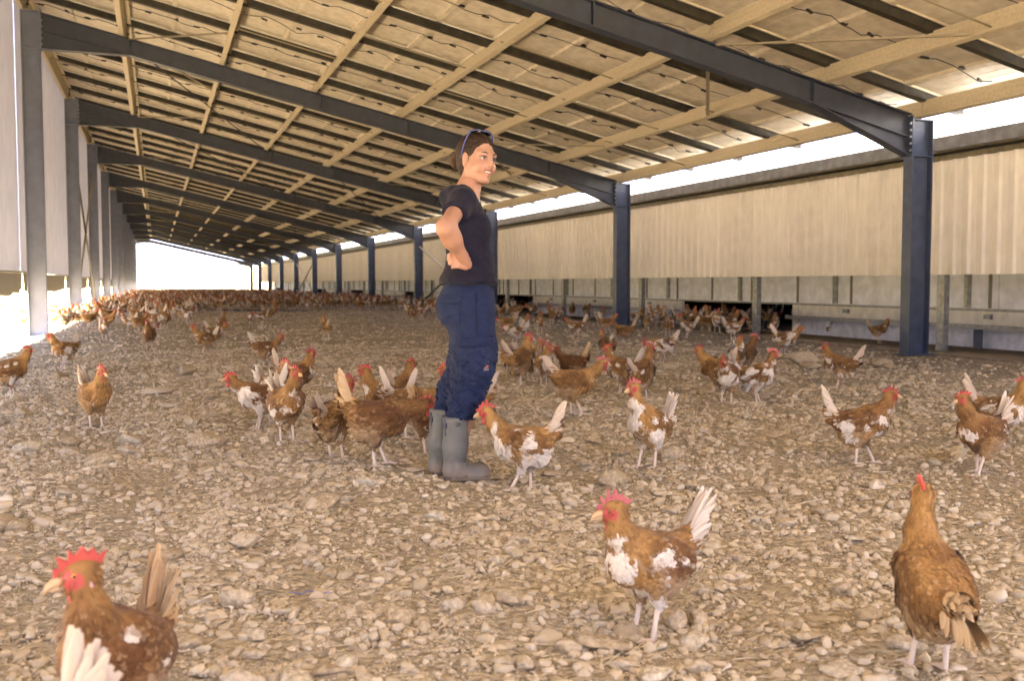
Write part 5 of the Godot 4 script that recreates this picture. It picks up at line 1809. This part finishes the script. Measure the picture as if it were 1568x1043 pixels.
const HENS := [
	[-0.09, -2.00, -119, "tallcock", -50, 0.12, 1.00, 3, "dark chestnut hen in the bottom left corner with big red comb and upright tan tail"],
	[-0.26, -1.58, -179, "cock", 10, 0.40, 1.00, 3, "hen cut by the bottom edge showing only a fan of white tail feathers"],
	[1.22, -2.35, -165, "up", -28, 0.45, 0.98, 3, "ginger hen with white breast patches nearest the middle of the foreground"],
	[1.72, -1.86, 69, "talldown", -12, 0.22, 0.96, 3, "tall brown hen walking away at the bottom right, back of its neck showing"],
	[1.58, -4.28, 156, "fwd", 0, 0.55, 1.00, 2, "white and ginger hen facing the toe of the grey boots"],
	[3.47, -4.26, -37, "up", 8, 0.50, 1.00, 2, "hen with tall white tail walking right, second row of the right foreground"],
	[3.79, -3.80, -173, "up", -24, 0.30, 0.98, 2, "brown hen with white breast spots standing square at the right, in front of another"],
	[4.51, -4.37, -61, "up", 25, 0.40, 1.00, 2, "hen with grey white breast at the right edge, partly behind the brown one"],
	[2.32, -4.47, -155, "tall", -20, 0.60, 1.00, 2, "hen with long bare white neck right of the foreground path"],
	[2.75, -6.40, -15, "fwd", 0, 0.08, 1.06, 2, "plain golden brown hen in profile facing right with pale tail, beyond the boots"],
	[1.03, -4.89, -4, "low", 0, 0.12, 1.12, 2, "large dark brown hen with lowered head in front of the group left of the boots"],
	[0.88, -5.26, 51, "up", -60, 0.20, 1.00, 2, "tan hen with chestnut wing at the left end of the group by the boots"],
	[1.30, -5.93, 158, "up", 5, 0.40, 1.02, 2, "hen with pale breast facing left in the middle of the group by the boots"],
	[1.57, -6.71, 47, "up", -20, 0.10, 1.00, 2, "brown hen at the back of the group by the boots, head above the others"],
	[1.41, -5.78, -2, "low", 10, 0.45, 0.98, 2, "hen with white back reaching right, just behind the large dark hen"],
	[1.41, -5.34, -75, "low", 20, 0.12, 0.95, 2, "dark speckled hen half hidden behind the grey boots"],
	[1.86, -6.11, 153, "up", 0, 0.30, 1.00, 2, "hen standing behind the legs in blue trousers, head out on the left"],
	[-0.39, -7.01, -65, "up", 10, 0.08, 1.02, 2, "golden hen facing the camera alone in the left middle ground"],
	[-1.16, -9.24, 25, "up", 8, 0.35, 1.02, 1, "hen with pale hindquarters at the left edge facing right"],
	[-0.99, -12.09, -140, "up", -40, 0.45, 1.00, 1, "brown hen with bare white flank second from the left edge"],
	[0.70, -5.88, -75, "up", 12, 0.35, 1.06, 2, "speckled ginger hen at the front of the left centre group"],
	[0.61, -6.59, 173, "fwd", 0, 0.60, 1.00, 2, "white breasted hen stretching its head left in the left centre group"],
	[0.73, -6.84, -66, "up", 20, 0.75, 1.00, 2, "mostly white hen between the two ginger ones of the left centre group"],
	[0.99, -7.62, 13, "up", 0, 0.30, 1.00, 2, "hen at the back right of the left centre group looking right"],
	[1.15, -11.51, -2, "fwd", 5, 0.30, 0.95, 1, "hen with a round white tail walking right behind the left centre group"],
	[2.57, -16.18, 101, "up", 0, 0.20, 0.95, 0, "small lone hen far back between the left group and the woman"],
	[0.58, -13.98, -174, "up", 0, 0.25, 0.95, 1, "brown hen with white throat looking left in the left middle distance"],
	[0.82, -15.71, 17, "fwd", 0, 0.45, 0.95, 1, "hen with white belly just behind the one with the white throat"],
	[1.11, -18.90, 57, "tall", 0, 0.40, 0.95, 0, "pale necked hen standing upright beyond the two in the left middle distance"],
	[-0.11, -15.08, -98, "up", 0, 0.12, 1.00, 1, "dark brown hen facing the camera by itself in the left middle distance"],
	[-0.31, -19.41, 31, "fwd", 20, 0.08, 1.05, 0, "golden hen standing right behind the dark one that faces the camera"],
	[0.16, -21.45, -160, "peck", 0, 0.40, 0.95, 0, "hen pecking at the stones right of the golden hen on the left"],
	[-0.55, -21.11, 162, "up", 0, 0.60, 0.95, 0, "white sided hen left of the golden hen in the left middle distance"],
	[-0.83, -17.79, -72, "up", -15, 0.60, 1.00, 0, "hen with white breast standing before the left flock near the second column"],
	[-0.91, -21.53, -28, "up", 10, 0.30, 1.05, 0, "brown hen close behind the white breasted one at the left flock"],
	[-1.61, -23.39, -26, "fwd", 15, 0.45, 1.00, 0, "grey breasted hen at the foot of the second column on the left"],
	[-1.35, -22.62, 23, "fwd", -10, 0.05, 1.00, 0, "dark hen bending right beside the grey breasted one at the second column"],
	[-2.06, -22.88, 125, "up", 0, 0.20, 1.00, 0, "hen standing just right of the first left column"],
	[5.81, -7.49, 138, "up", 0, 0.40, 1.00, 1, "hen with fanned white tail facing left near the rocks on the right"],
	[4.46, -6.74, -25, "up", 0, 0.60, 1.04, 1, "hen with white underside facing right at the front of the right centre group"],
	[4.14, -6.67, -130, "fwd", 30, 0.55, 1.02, 2, "hen with bare pink belly facing the camera in the right centre group"],
	[4.44, -7.35, 134, "up", 0, 0.08, 1.00, 1, "golden hen looking left at the left of the right centre group"],
	[5.90, -9.11, 27, "up", -50, 0.12, 0.95, 1, "dark brown hen behind the right centre group"],
	[5.32, -8.39, 43, "up", 60, 0.70, 0.95, 1, "hen with two white tail feathers in the middle of the right centre group"],
	[7.74, -11.03, -30, "fwd", 0, 0.50, 1.00, 1, "hen with bushy pale tail facing right behind the flat rocks"],
	[10.52, -12.60, -30, "up", 0, 0.25, 0.95, 0, "slim hen walking right along the concrete edge left of the near right column"],
	[11.28, -14.79, 63, "sit", 0, 0.15, 1.00, 0, "hen sitting against the white lower wall"],
	[8.78, -13.97, -12, "fwd", 0, 0.60, 1.00, 0, "white spotted hen in front of the wide dark hatch"],
	[9.75, -16.33, -19, "up", 0, 0.10, 1.00, 0, "brown hen with raised pale tail leaving the left side of the wide dark hatch"],
	[8.46, -14.90, 130, "up", 10, 0.50, 0.95, 0, "hen standing left of the wide dark hatch, pale belly"],
	[3.07, -8.40, 30, "up", -40, 0.30, 1.08, 1, "ginger hen with cream tail, front one of the pair right of the trousers"],
	[3.37, -8.94, 19, "up", -30, 0.10, 1.00, 1, "rear hen of the pair right of the trousers, red comb over its neighbour"],
	[3.40, -8.66, -96, "up", 40, 0.50, 0.95, 1, "hen with spotted white breast right of the pair by the trousers"],
	[3.75, -8.81, 149, "fwd", 0, 0.04, 0.92, 1, "very dark brown hen with a white throat facing left"],
	[3.74, -7.71, 139, "up", 0, 0.35, 1.03, 1, "golden backed hen with white belly facing left in the right middle ground"],
	[3.65, -7.12, 33, "tall", -45, 0.30, 1.00, 1, "hen with long ginger neck looking right, behind the bare necked one"],
	[5.74, -10.69, 172, "low", 0, 0.65, 1.00, 1, "pale breasted hen with lowered head left of the hatch"],
	[5.19, -11.11, 95, "up", 0, 0.15, 0.95, 1, "brown hen seen from behind in the row before the second right column"],
	[6.69, -15.53, 155, "fwd", 0, 0.40, 1.00, 0, "ginger hen with pale tail facing left in the row near the wall"],
	[6.96, -14.24, 149, "fwd", 0, 0.10, 0.95, 1, "brown hen facing left at the foot of the second right column"],
	[7.95, -16.97, -10, "fwd", 0, 0.15, 1.00, 0, "brown hen facing right just left of the second right column"],
	[8.88, -17.18, 53, "peck", 0, 0.10, 0.90, 0, "hen pecking right of the second right column"],
	[8.56, -15.76, 61, "up", 0, 0.10, 0.95, 0, "brown hen behind the pale breasted one left of the hatch"],
	[5.21, -14.50, 130, "low", 0, 0.80, 0.95, 1, "white breasted hen bending low right of the trousers"],
	[6.16, -16.62, -90, "up", 10, 0.60, 1.00, 0, "pale hen with red head up in the row near the wall"],
	[6.75, -17.40, -111, "up", 0, 0.35, 1.10, 0, "speckled hen in the middle of the row near the wall"],
	[6.17, -17.61, 166, "low", 0, 0.10, 1.00, 0, "dark hen with head low next to the trousers"],
	[8.26, -23.96, 41, "up", 0, 0.10, 1.10, 0, "brown hen beside the galvanised post close to the trousers"],
	[9.33, -22.65, -82, "up", 0, 0.40, 0.90, 0, "small pale hen alone before the white lower wall"],
	[10.32, -24.22, 57, "up", 0, 0.10, 1.10, 0, "brown hen before the white lower wall seen from behind"],
	[8.54, -21.25, -142, "up", 0, 0.10, 1.00, 0, "dark hen at the back of the row near the wall"],
	[9.00, -19.61, -85, "up", 0, 0.50, 1.00, 0, "pale hen with upright tail left of the second right column"],
	[10.92, -17.93, -21, "up", 0, 0.10, 1.00, 0, "brown hen standing tall in the left half of the wide dark hatch"],
	[11.66, -18.66, -92, "up", 0, 0.40, 1.00, 0, "spotted hen in the crowd on the sill of the wide dark hatch"],
	[11.87, -18.59, 167, "fwd", 0, 0.30, 1.00, 0, "ginger hen in the crowd on the sill of the wide dark hatch"],
	[11.23, -17.20, -43, "up", 0, 0.20, 1.00, 0, "hen at the galvanised post in the wide dark hatch"],
	[13.26, -19.57, 116, "fwd", 0, 0.30, 1.00, 0, "hen turned away in the right half of the wide dark hatch"],
	[10.62, -15.51, -114, "up", 0, 0.50, 1.00, 0, "pale hen stepping out of the right half of the wide dark hatch"],
	[15.01, -21.08, -125, "up", 0, 0.90, 1.00, 0, "pale grey hen in the shadow at the right end of the hatch"],
	[7.90, -11.37, 165, "up", 0, 0.60, 1.00, 1, "pale hen right behind the one with the bushy tail by the rocks"],
	[2.50, -24.21, -16, "fwd", 0, 0.10, 1.00, 0, "brown hen in the small cluster far left of the woman"],
	[2.27, -23.48, -176, "low", 0, 0.60, 0.90, 0, "white hen in the small cluster far left of the woman"],
	[2.80, -25.90, 74, "up", 0, 0.30, 1.00, 0, "speckled hen at the back of the small cluster far left of the woman"],
	[1.85, -21.48, -95, "up", 0, 0.50, 0.90, 0, "small pale hen standing before the flock left of the woman"],
	[5.71, -23.07, -24, "low", 0, 0.30, 1.00, 0, "reddish hen stretching low left of the woman, before the flock"],
	[6.56, -25.56, -174, "up", 0, 0.70, 1.00, 0, "white hen left of the woman at the edge of the flock"],
	[-4.50, -34.36, 97, "up", 0, 0.30, 1.00, 0, "hen out in the sunlight beyond the first left column"],
	[-3.84, -31.50, 177, "low", 0, 0.50, 1.00, 0, "hen pecking out in the sunlight beside the first left column"],
]
